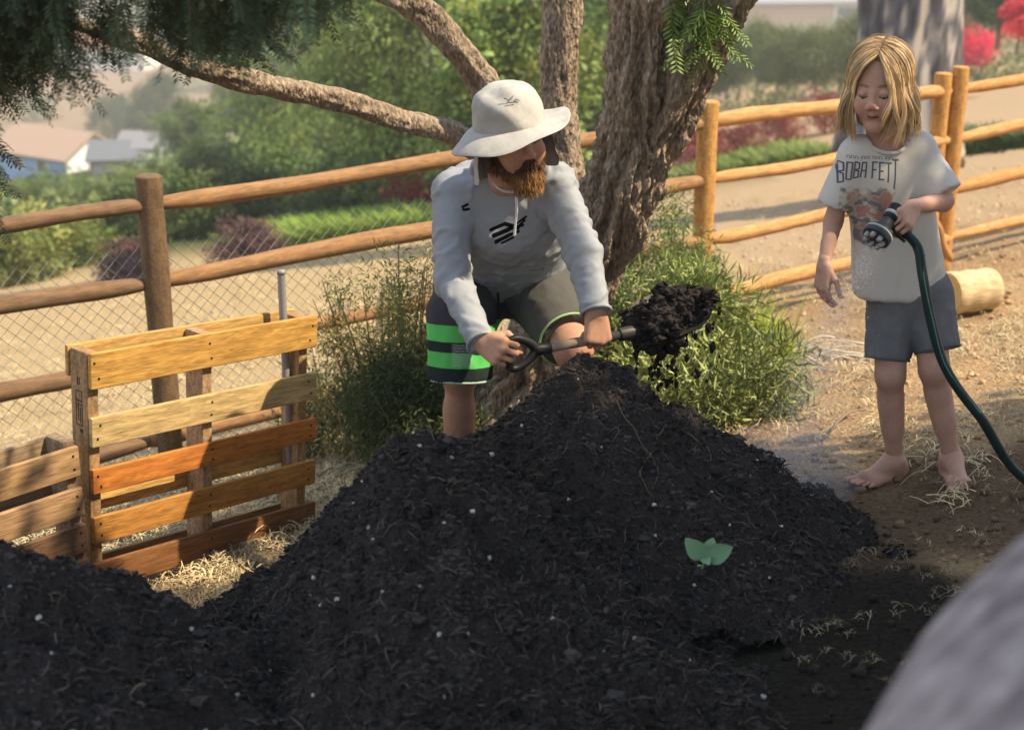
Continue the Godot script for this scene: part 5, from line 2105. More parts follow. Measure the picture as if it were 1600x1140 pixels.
	f = Field.new(Vector3(-0.09, -0.20, -0.03), Vector3(0.09, 0.03, 0.14), 0.004)
	f.ell(Vector3(0, -0.102, 0.066), Vector3(0.038, 0.044, 0.034), 0.02)
	for s in [-1, 1]:
		f.cap(Vector3(s * 0.066, -0.005, 0.005), Vector3(s * 0.056, -0.065, 0.025), 0.011, 0.018, 0.015)
		f.cap(Vector3(s * 0.056, -0.065, 0.025), Vector3(s * 0.02, -0.108, 0.062), 0.018, 0.022, 0.015)
		f.cap(Vector3(s * 0.028, -0.075, 0.080), Vector3(s * 0.004, -0.048, 0.094), 0.009, 0.009, 0.01)
	f.cap(Vector3(-0.014, -0.0645, 0.11), Vector3(0.014, -0.0645, 0.11), 0.011, 0.011, 0.004, 1)
	var bm := f.net()
	displace(bm, func(p: Vector3, _n: Vector3) -> float: return 0.004 * fine.get_noise_3d(p.x * 90.0, p.y * 30.0, p.z * 90.0))
	var tint := func(p: Vector3) -> Color:
		var k := smoothstep(-0.065, -0.115, p.y)
		return Color(0.075, 0.038, 0.018).lerp(Color(0.30, 0.155, 0.055), k)
	paint(bm, func(p: Vector3, _n: Vector3) -> Color:
		var c: Color = tint.call(p)
		return c * (0.85 + 0.5 * fine.get_noise_3d(p.x * 110.0, p.y * 40.0, p.z * 110.0)))
	var nn := bm.normals()
	var nv := bm.v.size()
	bd.add(bm, Transform3D())
	for i in 900:
		var k := rng.randi() % nv
		var p := bm.v[k]
		var d := (nn[k] * 0.55 + Vector3(rnd(-0.2, 0.2), -1.0, rnd(0.0, 0.3))).normalized()
		var l := rnd(0.006, 0.014) * (1.0 + 0.8 * smoothstep(-0.09, -0.14, p.y))
		var c: Color = tint.call(p)
		tube(bd, [p - d * 0.002, p + d * l * 0.6 + nn[k] * 0.001, p + d * l + Vector3(0, -0.002, 0)], [0.0011, 0.0009, 0.0002], 3, c * rnd(0.6, 1.5), false)
	var beard := part("beard", bd.mesh(), M.tinted, o)
	beard.transform = Transform3D(hb, head)

	# sun hat: crown, brim and neck flap, in the head's own axes
	var hat := part("hat", hat_crown(), hat_cloth(), o)
	hat.transform = Transform3D(frame(Vector3(0.30, -0.02, 0.94), Vector3(-0.17, 0.97, 0.06)), head + hb * Vector3(0, 0.030, -0.008))
	part("brim", hat_brim(), hat_cloth(), hat)
	part("neck_flap", hat_flap(), hat_cloth(), hat)
	var lg := MB.new()
	for q in [[-0.026, 0.090, -0.014, 0.082], [-0.012, 0.084, 0.000, 0.090], [-0.020, 0.078, 0.000, 0.074], [0.002, 0.082, 0.012, 0.076]]:
		var pa := Vector3(q[0], q[1], 0)
		var pb := Vector3(q[2], q[3], 0)
		for e in [[pa, 1], [pb, 2]]:
			var v: Vector3 = e[0]
			v.z = 0.107 * pow(maxf(0.0, 1.0 - pow(v.y / 0.110, 2.0)), 0.25) + 0.003
			if e[1] == 1:
				pa = v
			else:
				pb = v
		tube(lg, [pa, pb], [0.0015, 0.001], 5)
	part("emblem", lg.mesh(), plain(0.12, 0.12, 0.12), hat)
	var cd := MB.new()
	var cp := curve([Vector3(-0.083, 0.02, 0.02), Vector3(-0.074, -0.07, 0.035), Vector3(-0.035, -0.135, 0.05), Vector3(0.0, -0.155, 0.05), Vector3(0.035, -0.135, 0.05), Vector3(0.074, -0.07, 0.035), Vector3(0.083, 0.02, 0.02)], [0.002, 0.002, 0.002, 0.002, 0.002, 0.002, 0.002], 5)
	tube(cd, cp[0], cp[1], 5)
	part("chin_cord", cd.mesh(), M.black, hat)

	# the shovel
	var sv := thing("shovel", "shovel with black D-shaped grip and dirty wooden shaft held by the man", "shovel")
	var gm := MB.new()
	var up := (bar - shaft * bar.dot(shaft)).normalized()
	var neck_p := grip + shaft * 0.082
	tube(gm, [grip - up * 0.040, grip + up * 0.040], [0.012, 0.012], 12)
	for s in [-1, 1]:
		var c := curve([grip + up * 0.038 * s, grip + up * 0.042 * s + shaft * 0.022, grip + up * 0.025 * s + shaft * 0.058, neck_p], [0.0105, 0.011, 0.012, 0.015], 5)
		tube(gm, c[0], c[1], 10)
	tube(gm, [neck_p - shaft * 0.005, neck_p + shaft * 0.040], [0.018, 0.0155], 14)
	part("grip", gm.mesh(), plain(0.014, 0.013, 0.013, 0.45), sv)
	var stf := MB.new()
	var pts := []
	var rr := []
	for i in 21:
		pts.append(neck_p + shaft * 0.03 + (blade - neck_p - shaft * 0.03) * (i / 20.0))
		rr.append(0.0138 + 0.0006 * sin(i * 1.1))
	tube(stf, pts, rr, 14)
	paint(stf, func(p: Vector3, _n: Vector3) -> Color:
		var q := lumps.get_noise_3dv(p * 18.0)
		var t := (p - grip).dot(shaft)
		return Color(0.30, 0.235, 0.165).lerp(Color(0.10, 0.08, 0.06), smoothstep(-0.1, 0.3, q)).lerp(Color(0.035, 0.033, 0.035), smoothstep(0.22, 0.27, t)))
	part("shaft", stf.mesh(), M.tinted, sv)
	var bb := MB.new()
	var fw := (shaft + Vector3(0.0, 0.16, 0.0)).normalized()
	var sd := fw.cross(Vector3(0.05, 0.85, 0.5)).normalized()
	var nu := sd.cross(fw)
	tube(bb, [blade - shaft * 0.05, blade + fw * 0.03], [0.019, 0.021], 12)
	var rows := []
	for e in 2:
		for i in 13:
			var t := i / 12.0
			var w := 0.085 * (0.72 + 0.28 * sin(minf(1.0, t * 3.0) * PI * 0.5)) * sqrt(clampf(1.0 - pow(maxf(0.0, t - 0.62) / 0.38, 2.0), 0.03, 1.0))
			var row := []
			for k in 11:
				var u := k / 5.0 - 1.0
				var p := blade + fw * (0.01 + 0.225 * t) + sd * w * u + nu * (0.028 * u * u + 0.03 * (t - 0.3) * (t - 0.3) * 2.0 - e * 0.003)
				row.append(bb.vert(p))
			rows.append(row)
	for e in 2:
		for i in 12:
			for k in 10:
				var a = rows[e * 13 + i]
				var b = rows[e * 13 + i + 1]
				if e == 0:
					bb.quad(a[k], b[k], b[k + 1], a[k + 1])
				else:
					bb.quad(a[k], a[k + 1], b[k + 1], b[k])
	var blm := plain(0.06, 0.055, 0.05, 0.5)
	blm.metallic = 0.5
	part("blade", bb.mesh(), blm, sv)

	# the load of soil lying on the blade
	var ld := thing("soil_load", "ragged lump of dark soil heaped on the shovel blade", "soil")
	var mid := blade + fw * 0.085 + nu * 0.012
	f = Field.new(mid - Vector3(0.17, 0.17, 0.16), mid + Vector3(0.19, 0.17, 0.16), 0.006)
	var r2 := RandomNumberGenerator.new()
	r2.seed = 12
	var lumps_ := [[0.0, 0.0, 0.072], [-0.045, -0.01, 0.055], [-0.035, -0.05, 0.045], [0.05, 0.035, 0.052], [0.10, 0.055, 0.030], [0.02, 0.055, 0.040], [0.128, 0.064, 0.016], [0.145, 0.060, 0.012], [0.02, -0.04, 0.04], [0.0, -0.075, 0.022], [0.03, -0.065, 0.018], [-0.055, -0.075, 0.014], [0.085, 0.02, 0.034]]
	for q in lumps_:
		f.ell(mid + Vector3(q[0], q[1], r2.randf_range(-0.02, 0.02)), Vector3(q[2], q[2] * r2.randf_range(0.8, 1.1), q[2] * 1.0) * 0.84, 0.010)
	var so2 := f.net()
	displace(so2, func(p: Vector3, _n: Vector3) -> float: return 0.034 * lumps.get_noise_3dv(p * 22.0) + 0.014 * ridge.get_noise_3dv(p * 60.0))
	part("lump", so2.mesh(), M.soil, ld)
	var cl := MB.new()
	crumb(cl)
	var spots := []
	var cols := []
	var nrm := so2.normals()
	for i in 700:
		var k := rng.randi() % so2.v.size()
		var s := 0.003 + 0.010 * pow(rng.randf(), 3.0)
		spots.append(Transform3D(Basis.from_euler(Vector3(rnd(0, 6), rnd(0, 6), 0)).scaled(Vector3(s * 1.5, s, s)), so2.v[k] + nrm[k] * s * 0.3))
		var t := rnd(0.010, 0.035)
		cols.append(Color(t, t * 0.87, t * 0.8))
	many("crumbs", cl.mesh(), M.clod, spots, cols, ld)
	# sticks and shreds poking out of it
	var sk := MB.new()
	for q in [[0.06, -0.02, 0.045, -0.105, 0.006], [0.075, 0.0, 0.11, 0.012, 0.003], [0.07, -0.02, 0.09, -0.05, 0.004], [0.085, -0.005, 0.10, -0.015, 0.003], [0.11, 0.065, 0.165, 0.06, 0.007], [0.10, 0.04, 0.165, 0.035, 0.005], [0.02, 0.06, 0.005, 0.095, 0.005], [0.055, -0.02, 0.075, -0.07, 0.004]]:
		var a := mid + Vector3(q[0], q[1], 0.01)
		var b := mid + Vector3(q[2], q[3], rnd(-0.01, 0.03))
		var c := curve([a, a.lerp(b, 0.5) + Vector3(0.006, 0.003, 0), b], [q[4], q[4] * 0.8, q[4] * 0.4], 3)
		tube(sk, c[0], c[1], 5, Color(0.025, 0.021, 0.018))
	part("shreds", sk.mesh(), M.clod, ld)
	# crumbs in the air, falling from the blade
	spots = []
	cols = []
	for i in 260:
		var q := rng.randf()
		var p := mid + Vector3(rnd(-0.03, 0.05), -0.07 - 0.13 * q, rnd(-0.03, 0.04))
		if i % 3 == 0:
			p = mid + Vector3(rnd(0.03, 0.19), rnd(-0.2, 0.05), rnd(-0.05, 0.05))
		if i % 7 == 0:
			p = mid + Vector3(-0.065 + rnd(-0.004, 0.004), -0.08 - 0.1 * q, 0.0)
		var s := 0.0015 + 0.008 * pow(rng.randf(), 4.0)
		spots.append(Transform3D(Basis.from_euler(Vector3(rnd(0, 6), rnd(0, 6), 0)).scaled(Vector3(s, s * rnd(1.0, 2.4), s)), p))
		cols.append(Color(0.022, 0.019, 0.017))
	tag(many("falling_soil", cl.mesh(), M.clod, spots, cols, self), "dark crumbs dropping through the air below the loaded shovel", "soil", "", "stuff")


func hat_cloth() -> StandardMaterial3D:
	if not M.has("hat"):
		M.hat = cloth(0.50, 0.49, 0.46)
	return M.hat


func hat_crown() -> ArrayMesh:
	var mb := MB.new()
	var seg := 56
	for i in 25:
		var t := i / 24.0
		var y := 0.110 * sin(t * PI * 0.5)
		var r := 0.099 * pow(maxf(0.0, cos(t * PI * 0.5)), 0.50) * (1.0 + 0.05 * (1.0 - t)) + 0.0005
		for k in seg:
			var a := TAU * k / seg
			mb.vert(Vector3(sin(a) * r * 0.95, y, cos(a) * r * 1.08))
	for i in 24:
		for k in seg:
			var a := i * seg + k
			var b := i * seg + (k + 1) % seg
			mb.quad(a, a + seg, b + seg, b)
	displace(mb, func(p: Vector3, _n: Vector3) -> float:
		var dent := -0.003 * exp(-pow(Vector2(p.x + 0.035, p.y - 0.085).length() / 0.03, 2.0)) * (1.0 if p.z > 0.0 else 0.0)
		var crease := 0.004 * sin(p.y * 70.0 + p.x * 50.0) * exp(-pow((p.x + 0.03) / 0.05, 2.0))
		return 0.006 * lumps.get_noise_3dv(p * 8.0) + 0.001 * lumps.get_noise_3dv(p * 22.0) + dent + crease)
	return mb.mesh()


func brim_point(a: float, t: float) -> Vector3:
	# a: 0 at the front, growing to the wearer's left; t: 0 at the crown, 1 at the rim
	var c := cos(a)
	var s := sin(a)
	var wide := 0.072 * (0.85 + 0.15 * absf(s)) * (1.0 if c > -0.2 else 0.75)
	var r := Vector2(0.094 * s, 0.105 * c) + Vector2(s, c) * wide * t
	var fall := 0.014 * t + 0.014 * t * t * (0.4 + 0.6 * maxf(0.0, c))
	fall += 0.024 * t * t * maxf(0.0, -s) * (1.0 if s < 0.0 else 0.0)
	fall -= 0.022 * t * t * maxf(0.0, s) + 0.004 * t * sin(a * 5.0 + 0.7)
	return Vector3(r.x, 0.004 - fall, r.y)


func hat_brim() -> ArrayMesh:
	var mb := MB.new()
	var seg := 72
	for e in 2:
		for i in 13:
			for k in seg:
				mb.vert(brim_point(TAU * k / seg, i / 12.0) - Vector3(0, 0.003 * e, 0))
	for e in 2:
		for i in 12:
			for k in seg:
				var a := e * 13 * seg + i * seg + k
				var b := e * 13 * seg + i * seg + (k + 1) % seg
				if e == 0:
					mb.quad(a, b, b + seg, a + seg)
				else:
					mb.quad(a, a + seg, b + seg, b)
	for k in seg:
		var a := 12 * seg + k
		var b := 12 * seg + (k + 1) % seg
		mb.quad(a, b, b + 13 * seg, a + 13 * seg)
	return mb.mesh()


func hat_flap() -> ArrayMesh:
	var mb := MB.new()
	var n := 40
	for e in 2:
		for i in 15:
			var t := i / 14.0
			for k in n + 1:
				var q := float(k) / n
				var a := lerpf(1.12, TAU - 1.12, q)
				var edge := minf(q, 1.0 - q)
				var len := 0.150 * sqrt(clampf(edge / 0.13, 0.08, 1.0))
				var r := 0.101 + 0.018 * t + 0.006 * sin(a * 9.0) * t - 0.003 * e
				mb.vert(Vector3(sin(a) * r * 0.97, 0.004 - len * t, cos(a) * r))
	for e in 2:
		for i in 14:
			for k in n:
				var a := e * 15 * (n + 1) + i * (n + 1) + k
				if e == 0:
					mb.quad(a, a + 1, a + n + 2, a + n + 1)
				else:
					mb.quad(a, a + n + 1, a + n + 2, a + 1)
	return mb.mesh()


func print_image() -> Image:
	var im := Image.create(512, 512, false, Image.FORMAT_RGB8)
	im.fill(Color(0.80, 0.785, 0.755))
	var ink := Color(0.36, 0.37, 0.40)
	# a worn picture panel under the words: muted patches only
	var n := FastNoiseLite.new()
	n.seed = 18
	n.frequency = 0.014
	n.fractal_octaves = 4
	for y in range(206, 440):
		for x in range(166, 352):
			var u := (x - 259.0) / 93.0
			var v := (y - 323.0) / 117.0
			var worn := 1.0 - smoothstep(0.75, 1.0, maxf(absf(u), absf(v)) + 0.25 * n.get_noise_2d(x * 2.0, y * 2.0))
			var q := n.get_noise_2d(x, y)
			var w := n.get_noise_2d(x + 500.0, y * 0.8)
			var c := Color(0.70, 0.60, 0.54).lerp(Color(0.42, 0.43, 0.42), smoothstep(-0.12, 0.18, q + 0.25 * v)).lerp(Color(0.78, 0.74, 0.68), smoothstep(0.1, 0.4, w))
			c = c.lerp(Color(0.60, 0.36, 0.30), smoothstep(0.08, 0.3, u * 0.4 - q) * 0.6)
			im.set_pixel(x, y, im.get_pixel(x, y).lerp(c, worn * 0.9))
	# the words, arched: strokes on a 4 by 6 grid
	var glyph := {
		"B": [[0, 0, 0, 6], [0, 0, 3, 0.3], [3, 0.3, 3.3, 2.4], [3.3, 2.4, 0, 3], [0, 3, 3, 3.3], [3, 3.3, 3.4, 5.6], [3.4, 5.6, 0, 6]],
		"O": [[0, 0.4, 0, 5.6], [0, 0.2, 3.4, 0.2], [3.4, 0.4, 3.4, 5.6], [0, 5.8, 3.4, 5.8]],
		"A": [[0, 6, 0.2, 0.6], [0.2, 0.2, 3.2, 0.2], [3.2, 0.6, 3.4, 6], [0, 3.4, 3.4, 3.4]],
		"F": [[0.3, 0, 0.3, 6], [0, 0, 3.4, 0], [0.3, 2.9, 2.6, 2.9]],
		"E": [[0.3, 0, 0.3, 6], [0, 0, 3.4, 0], [0.3, 3, 2.6, 3], [0, 6, 3.4, 6]],
		"T": [[1.7, 0, 1.7, 6], [-0.2, 0, 3.6, 0]],
	}
	var x := 160.0
	var i := 0
	for ch in "BOBA FETT":
		if ch == " ":
			x += 12.0
			i += 1
			continue
		var mid := (x + 10.0 - 258.0) / 100.0
		var top := 118.0 + 6.0 * mid * mid
		var high := 54.0 + 26.0 * mid * mid
		if i == 8:
			top -= 14.0
			high += 26.0
		for s in glyph[ch]:
			stroke(im, Vector2(x + s[0] * 4.7, top + s[1] / 6.0 * high), Vector2(x + s[2] * 4.7, top + s[3] / 6.0 * high), 2.7, ink)
		x += 23.5
		i += 1
	# a line of fine worn lettering above, too small to read
	for k in 26:
		if k % 7 == 6:
			continue
		var px := 182.0 + k * 6.0
		stroke(im, Vector2(px, 98), Vector2(px + 3.0 * (k % 2), 106), 1.3, Color(0.5, 0.5, 0.52))
		stroke(im, Vector2(px, 98 + 8 * ((k * 3) % 2)), Vector2(px + 3.5, 98 + 8 * ((k * 3) % 2)), 1.1, Color(0.5, 0.5, 0.52))
	return im


func build_child() -> void:
	var hip_a: Vector3 = Vector3(1.116, 0.534, -3.970)
	var hip_b: Vector3 = Vector3(1.213, 0.548, -3.960)
	var knee_a: Vector3 = Vector3(1.108, 0.340, -3.910)
	var knee_b: Vector3 = Vector3(1.226, 0.366, -3.880)
	var ank_a: Vector3 = Vector3(1.149, 0.070, -3.930)
	var ank_b: Vector3 = Vector3(1.300, 0.095, -3.870)
	ank_a.y = hgt(ank_a.x, ank_a.z) + 0.058
	ank_b.y = hgt(ank_b.x, ank_b.z) + 0.058
	var chest: Vector3 = Vector3(1.064, 0.902, -3.950)
	var sh_a: Vector3 = Vector3(0.948, 0.986, -3.940)
	var sh_b: Vector3 = Vector3(1.158, 0.999, -3.950)
	var neck: Vector3 = Vector3(1.047, 1.034, -3.950)
	var head: Vector3 = Vector3(1.006, 1.172, -3.900)
	var el_a: Vector3 = Vector3(0.919, 0.792, -3.950)
	var wr_a: Vector3 = Vector3(0.882, 0.686, -3.870)
	var el_b: Vector3 = Vector3(1.205, 0.863, -3.880)
	var hold: Vector3 = Vector3(1.037, 0.839, -3.710)
	var skin := Color(0.56, 0.335, 0.25)
	var o := thing("person", "barefoot fair haired child in white printed t-shirt and grey shorts holding the hose", "person")

	# nozzle axis and the gripping hand
	var noz := (Vector3(0.956, 0.797, -3.660) - Vector3(1.024, 0.864, -3.720)).normalized()
	var han := (Vector3(1.075, 0.796, -3.710) - Vector3(1.025, 0.854, -3.720)).normalized()
	var yb := (hold - el_b).normalized()
	var xb := -han
	yb = (yb - xb * yb.dot(xb)).normalized()
	var bb := Basis(xb, yb, xb.cross(yb))
	if bb.z.z > 0.0:
		bb = Basis(-xb, yb, (-xb).cross(yb))
	var hs := 0.80
	var wr_b := hold - bb * Vector3(0, 0.085, 0.028) * hs

	var f := Field.new(Vector3(0.70, -0.12, -4.25), Vector3(1.50, 1.22, -3.55), 0.0105)
	var rt := (sh_b - sh_a).normalized()
	f.cap(chest - rt * 0.03, hip_a, 0.052, 0.055, 0.03)
	f.cap(chest + rt * 0.03, hip_b, 0.052, 0.055, 0.03)
	f.cap(sh_a + rt * 0.035, sh_b - rt * 0.035, 0.032, 0.032, 0.03)
	f.cap((sh_a + sh_b) * 0.5, neck, 0.042, 0.040, 0.02)
	f.cap(neck, head + Vector3(0, -0.02, -0.02), 0.041, 0.042, 0.02)
	for q in [[hip_a, knee_a, ank_a], [hip_b, knee_b, ank_b]]:
		f.cap(q[0], q[1], 0.056, 0.044, 0.015)
		f.cap(q[1], q[2], 0.034, 0.0265, 0.02)
		f.cap(q[2], q[2] + Vector3(0, -0.02, 0), 0.0265, 0.027, 0.01)
		f.ell(q[1] + Vector3(0, 0.0, 0.008), Vector3(0.037, 0.043, 0.038), 0.02)
		f.cap(q[1].lerp(q[2], 0.25) + Vector3(0, 0, -0.014), q[1].lerp(q[2], 0.6) + Vector3(0, 0, -0.006), 0.036, 0.027, 0.03)
	f.cap(sh_a, el_a, 0.029, 0.026, 0.015)
	f.cap(el_a, wr_a, 0.0275, 0.0195, 0.015)
	f.cap(sh_b, el_b, 0.030, 0.028, 0.015)
	f.cap(el_b, wr_b, 0.0295, 0.0205, 0.015)
	var body := f.net()
	smooth(body, 1, 0.4)
	for k in body.v.size():
		var p := body.v[k]
		var t := 1.0 + 0.16 * lumps.get_noise_3dv(p * 16.0)
		var c := Color(skin.r * t, skin.g * t, skin.b * t)
		c = c.lerp(Color(0.34, 0.19, 0.13), 0.45 * (1.0 - smoothstep(0.02, 0.07, minf(p.distance_to(knee_a), p.distance_to(knee_b)))))
		body.c[k] = c
	var hb := frame(Vector3(-0.40, -0.16, 0.88), Vector3(-0.10, 0.97, 0.16))
	var hsz := 0.92
	body.add(head_mb(skin, true), Transform3D(hb.scaled_local(Vector3.ONE * hsz), head))
	# hanging hand: fingers down, palm towards the thigh
	var ya := Vector3(-0.05, -0.98, 0.18).normalized()
	var za := Vector3(0.80, 0.05, -0.35)
	za = (za - ya * za.dot(ya)).normalized()
	var ba := Basis(ya.cross(za), ya, za)
	var open_thumb := [Vector3(0.026, 0.022, 0.008), Vector3(0.050, 0.055, 0.018), Vector3(0.056, 0.088, 0.030), Vector3(0.054, 0.110, 0.040)]
	body.add(hand_mb(skin * 0.97, hs, Vector3(0.35, 0.5, 0.35), open_thumb), Transform3D(ba, wr_a))
	var grip_thumb := [Vector3(0.026, 0.022, 0.010), Vector3(0.048, 0.058, 0.028), Vector3(0.042, 0.090, 0.050), Vector3(0.022, 0.108, 0.060)]
	body.add(hand_mb(skin * 0.97, hs, Vector3(0.95, 1.45, 0.9), grip_thumb), Transform3D(bb, wr_b))
	body.add(foot_mb(skin * 0.98, 0.98, -1.0), Transform3D(frame(Vector3(-0.92, 0, 0.42), Vector3.UP), ank_a))
	body.add(foot_mb(skin * 0.98, 0.98, 1.0), Transform3D(frame(Vector3(0.05, 0, 1.0), Vector3.UP), ank_b))
	part("body", body.mesh(), M.skin, o)

	# t-shirt
	f = Field.new(Vector3(0.72, 0.42, -4.28), Vector3(1.50, 1.12, -3.60), 0.0085)
	var hem: Vector3 = Vector3(1.134, 0.584, -3.970)
	var dn := Vector3(0, -1, 0)
	for s in [-1.0, 0.0, 1.0]:
		var a: Vector3 = chest + rt * 0.046 * s + Vector3(0, 0.02, 0)
		f.cap(a, Vector3(hem.x, hem.y, hem.z) + rt * 0.052 * s, 0.068, 0.082, 0.04, 0, true)
	f.cap(sh_a + rt * 0.025, sh_b - rt * 0.025, 0.050, 0.050, 0.045)
	var sl_a := sh_a.lerp(el_a, 0.78) + Vector3(-0.008, 0, 0)
	var sl_b := sh_b.lerp(el_b, 0.88) + Vector3(0.008, 0, 0)
	f.cap(sh_a + Vector3(0.015, -0.01, 0), sl_a, 0.046, 0.052, 0.03, 0, true)
	f.cap(sh_b + Vector3(-0.015, -0.01, 0), sl_b, 0.048, 0.056, 0.03, 0, true)
	f.cap(neck + Vector3(0, 0.05, 0.012), neck + Vector3(0, -0.012, 0.018), 0.052, 0.048, 0.01, 1)
	var ts := f.net()
	smooth(ts, 1, 0.4)
	displace(ts, func(p: Vector3, _n: Vector3) -> float:
		var low := smoothstep(0.95, 0.55, p.y)
		return folds(p, 0.006 * low + 0.001, Vector3(6, 1.2, 6), 31.0) + folds(p, 0.0022, Vector3(6, 4, 6), 37.0))
	var tm := cloth(1, 1, 1, ImageTexture.create_from_image(print_image()))
	set_uv(ts, Vector3(0.998, 0.864, -3.840), Vector3(0.985, -0.02, -0.17).normalized(), Vector3(0.02, 1.0, 0.0), 0.40)
	var shirt := part("t_shirt", ts.mesh(), tm, o)
	var tr := MB.new()
	ring(tr, neck + Vector3(0, -0.012, 0.020), Vector3(0.0, 0.88, 0.47), 0.053, 0.0065, Color(0.58, 0.57, 0.54))
	part("collar", tr.mesh(), M.tinted, shirt)

	# shorts
	f = Field.new(Vector3(0.80, 0.18, -4.25), Vector3(1.48, 0.68, -3.65), 0.0085)
	var hem_a: Vector3 = Vector3(1.100, 0.381, -3.930)
	var hem_b: Vector3 = Vector3(1.238, 0.418, -3.900)
	f.cap(hip_a + Vector3(0.01, 0.03, 0), hip_b + Vector3(-0.01, 0.03, 0), 0.080, 0.080, 0.03)
	f.cap(hip_a + Vector3(-0.002, 0.01, 0), hem_a, 0.074, 0.064, 0.012, 0, true)
	f.cap(hip_b + Vector3(0.002, 0.01, 0), hem_b, 0.074, 0.064, 0.012, 0, true)
	var so := f.net()
	smooth(so, 1, 0.4)
	displace(so, func(p: Vector3, _n: Vector3) -> float: return folds(p, 0.005, Vector3(7, 2, 7), 51.0) + folds(p, 0.003, Vector3(20, 14, 20), 55.0))
	var shorts := part("shorts", so.mesh(), cloth(0.19, 0.195, 0.20), o)
	for q in [[hip_a, hem_a, 0.0645], [hip_b, hem_b, 0.0645]]:
		tr = MB.new()
		var ax: Vector3 = (q[1] - q[0]).normalized()
		ring(tr, q[1] - ax * 0.004, ax, q[2], 0.0035, Color(0.10, 0.10, 0.105))
		part("hem", tr.mesh(), M.tinted, shorts)

	# hair: a cap with many locks falling from the parting
	var hm := MB.new()
	f = Field.new(Vector3(-0.12, -0.13, -0.14), Vector3(0.12, 0.16, 0.13), 0.005)
	f.ell(Vector3(0, 0.030, -0.018), Vector3(0.086, 0.103, 0.103), 0.01)
	f.cap(Vector3(-0.04, -0.02, -0.07), Vector3(-0.035, -0.12, -0.075), 0.05, 0.045, 0.03)
	f.cap(Vector3(0.04, -0.02, -0.07), Vector3(0.035, -0.12, -0.075), 0.05, 0.045, 0.03)
	f.ell(Vector3(0.0, -0.03, 0.085), Vector3(0.070, 0.132, 0.094), 0.008, 1)
	var cap_ := f.net()
	for k in cap_.c.size():
		cap_.c[k] = Color(0.42, 0.28, 0.11) * (0.75 + 0.7 * fine.get_noise_3d(cap_.v[k].x * 60.0, cap_.v[k].y * 14.0, cap_.v[k].z * 14.0))
	hm.add(cap_, Transform3D())
	var em := Vector3(0, 0.030, -0.018)
	var er := Vector3(0.087, 0.104, 0.105)
	# strands gather in tufts: each tuft has its own bearing, lift, length and tone
	var tufts := []
	for i in 84:
		var side := -1.0 if i % 2 == 0 else 1.0
		var u := (i / 2 + rnd(0.1, 0.9)) / 42.0
		tufts.append([side, lerpf(0.74 if side < 0.0 else 0.56, PI + 0.1, pow(u, 1.1)), u, rnd(1.0, 1.12), rnd(0.095, 0.165), rnd(0.62, 1.25), rnd(0.0, 0.05), rnd(0, TAU), rnd(-0.12, 0.12)])
	for i in 2100:
		var tf: Array = tufts[i % 84]
		var side: float = tf[0]
		var fly := i > 1980
		var spread := rnd(-1.0, 1.0)
		var phi: float = tf[1] + spread * 0.085
		var t: float = clampf(tf[2] * 1.15 + rnd(-0.10, 0.10), 0.0, 1.0)
		var root := Vector3(0.10 + side * rnd(0.0, 0.10), 1.0, lerpf(0.86, -0.75, t)).normalized()
		var eq := Vector3(side * sin(phi), -0.12, cos(phi)).normalized()
		var off: float = tf[3] + rnd(-0.02, 0.02) - 0.03 * absf(spread)
		if fly:
			off += rnd(0.04, 0.12)
		var length: float = tf[4] + rnd(-0.02, 0.02)
		var pts := []
		var rr := []
		var wob: float = tf[7] + rnd(-0.4, 0.4)
		var flare: float = tf[6] + rnd(-0.006, 0.012)
		var n1 := 8
		var r0 := rnd(0.0011, 0.0028) * (0.4 if fly else 1.0)
		for k in n1:
			var u := k / float(n1 - 1)
			var d := root.slerp(eq, u)
			pts.append(em + d * er * (off + 0.06 * sin(u * PI)) + Vector3(0, 0, 0.004 * sin(u * 7.0 + wob)))
			rr.append(r0 * (0.5 + 0.5 * minf(1.0, u * 3.0)))
		var last: Vector3 = pts[n1 - 1]
		var dirn := Vector3(last.x, 0, last.z + 0.02).normalized()
		var across := Vector3(dirn.z, 0, -dirn.x)
		for k in range(1, 8):
			var u := k / 7.0
			var w: float = 0.018 * sin(u * 3.6 + tf[7]) * u * u + tf[8] * 0.22 * u * u - side * spread * 0.006 * u
			pts.append(last + Vector3(0, -length * u, 0) + dirn * (flare * u - 0.02 * u * u * u) + across * w)
			rr.append(r0 * (1.0 - 0.85 * pow(u, 1.8)))
		var tone: float = tf[5] * rnd(0.8, 1.2)
		var c := Color(0.84, 0.61, 0.33).lerp(Color(0.42, 0.26, 0.115), pow(rng.randf(), 1.6)) * tone
		var b0 := hm.v.size()
		tube(hm, pts, rr, 4, c, false)
		for k in range(b0, hm.v.size()):
			var dark := smoothstep(0.11, 0.03, hm.v[k].y)
			hm.c[k] = hm.c[k].lerp(Color(0.20, 0.125, 0.05) * tone, 0.5 * (1.0 - dark))
	var hmat := plain(1, 1, 1, 0.42)
	hmat.vertex_color_use_as_albedo = true
	hmat.metallic_specular = 0.5
	var hair := part("hair", hm.mesh(), hmat, o)
	hair.transform = Transform3D(hb.scaled_local(Vector3.ONE * hsz), head)

	# the hose with its nozzle
	var hz := thing("garden_hose", "dark green garden hose with black dial spray nozzle in the child's hand", "garden hose")
	var mb := MB.new()
	var back: Vector3 = Vector3(1.027, 0.864, -3.720)
	var tail: Vector3 = Vector3(1.073, 0.795, -3.700)
	var g0 := Vector3(1.477, 0.211, -3.600)
	g0.y = hgt(g0.x, g0.z) + 0.02
	var g1 := Vector3(1.9, 0, -3.4)
	g1.y = hgt(g1.x, g1.z) + 0.014
	var g2 := Vector3(2.6, 0, -3.6)
	g2.y = hgt(g2.x, g2.z) + 0.014
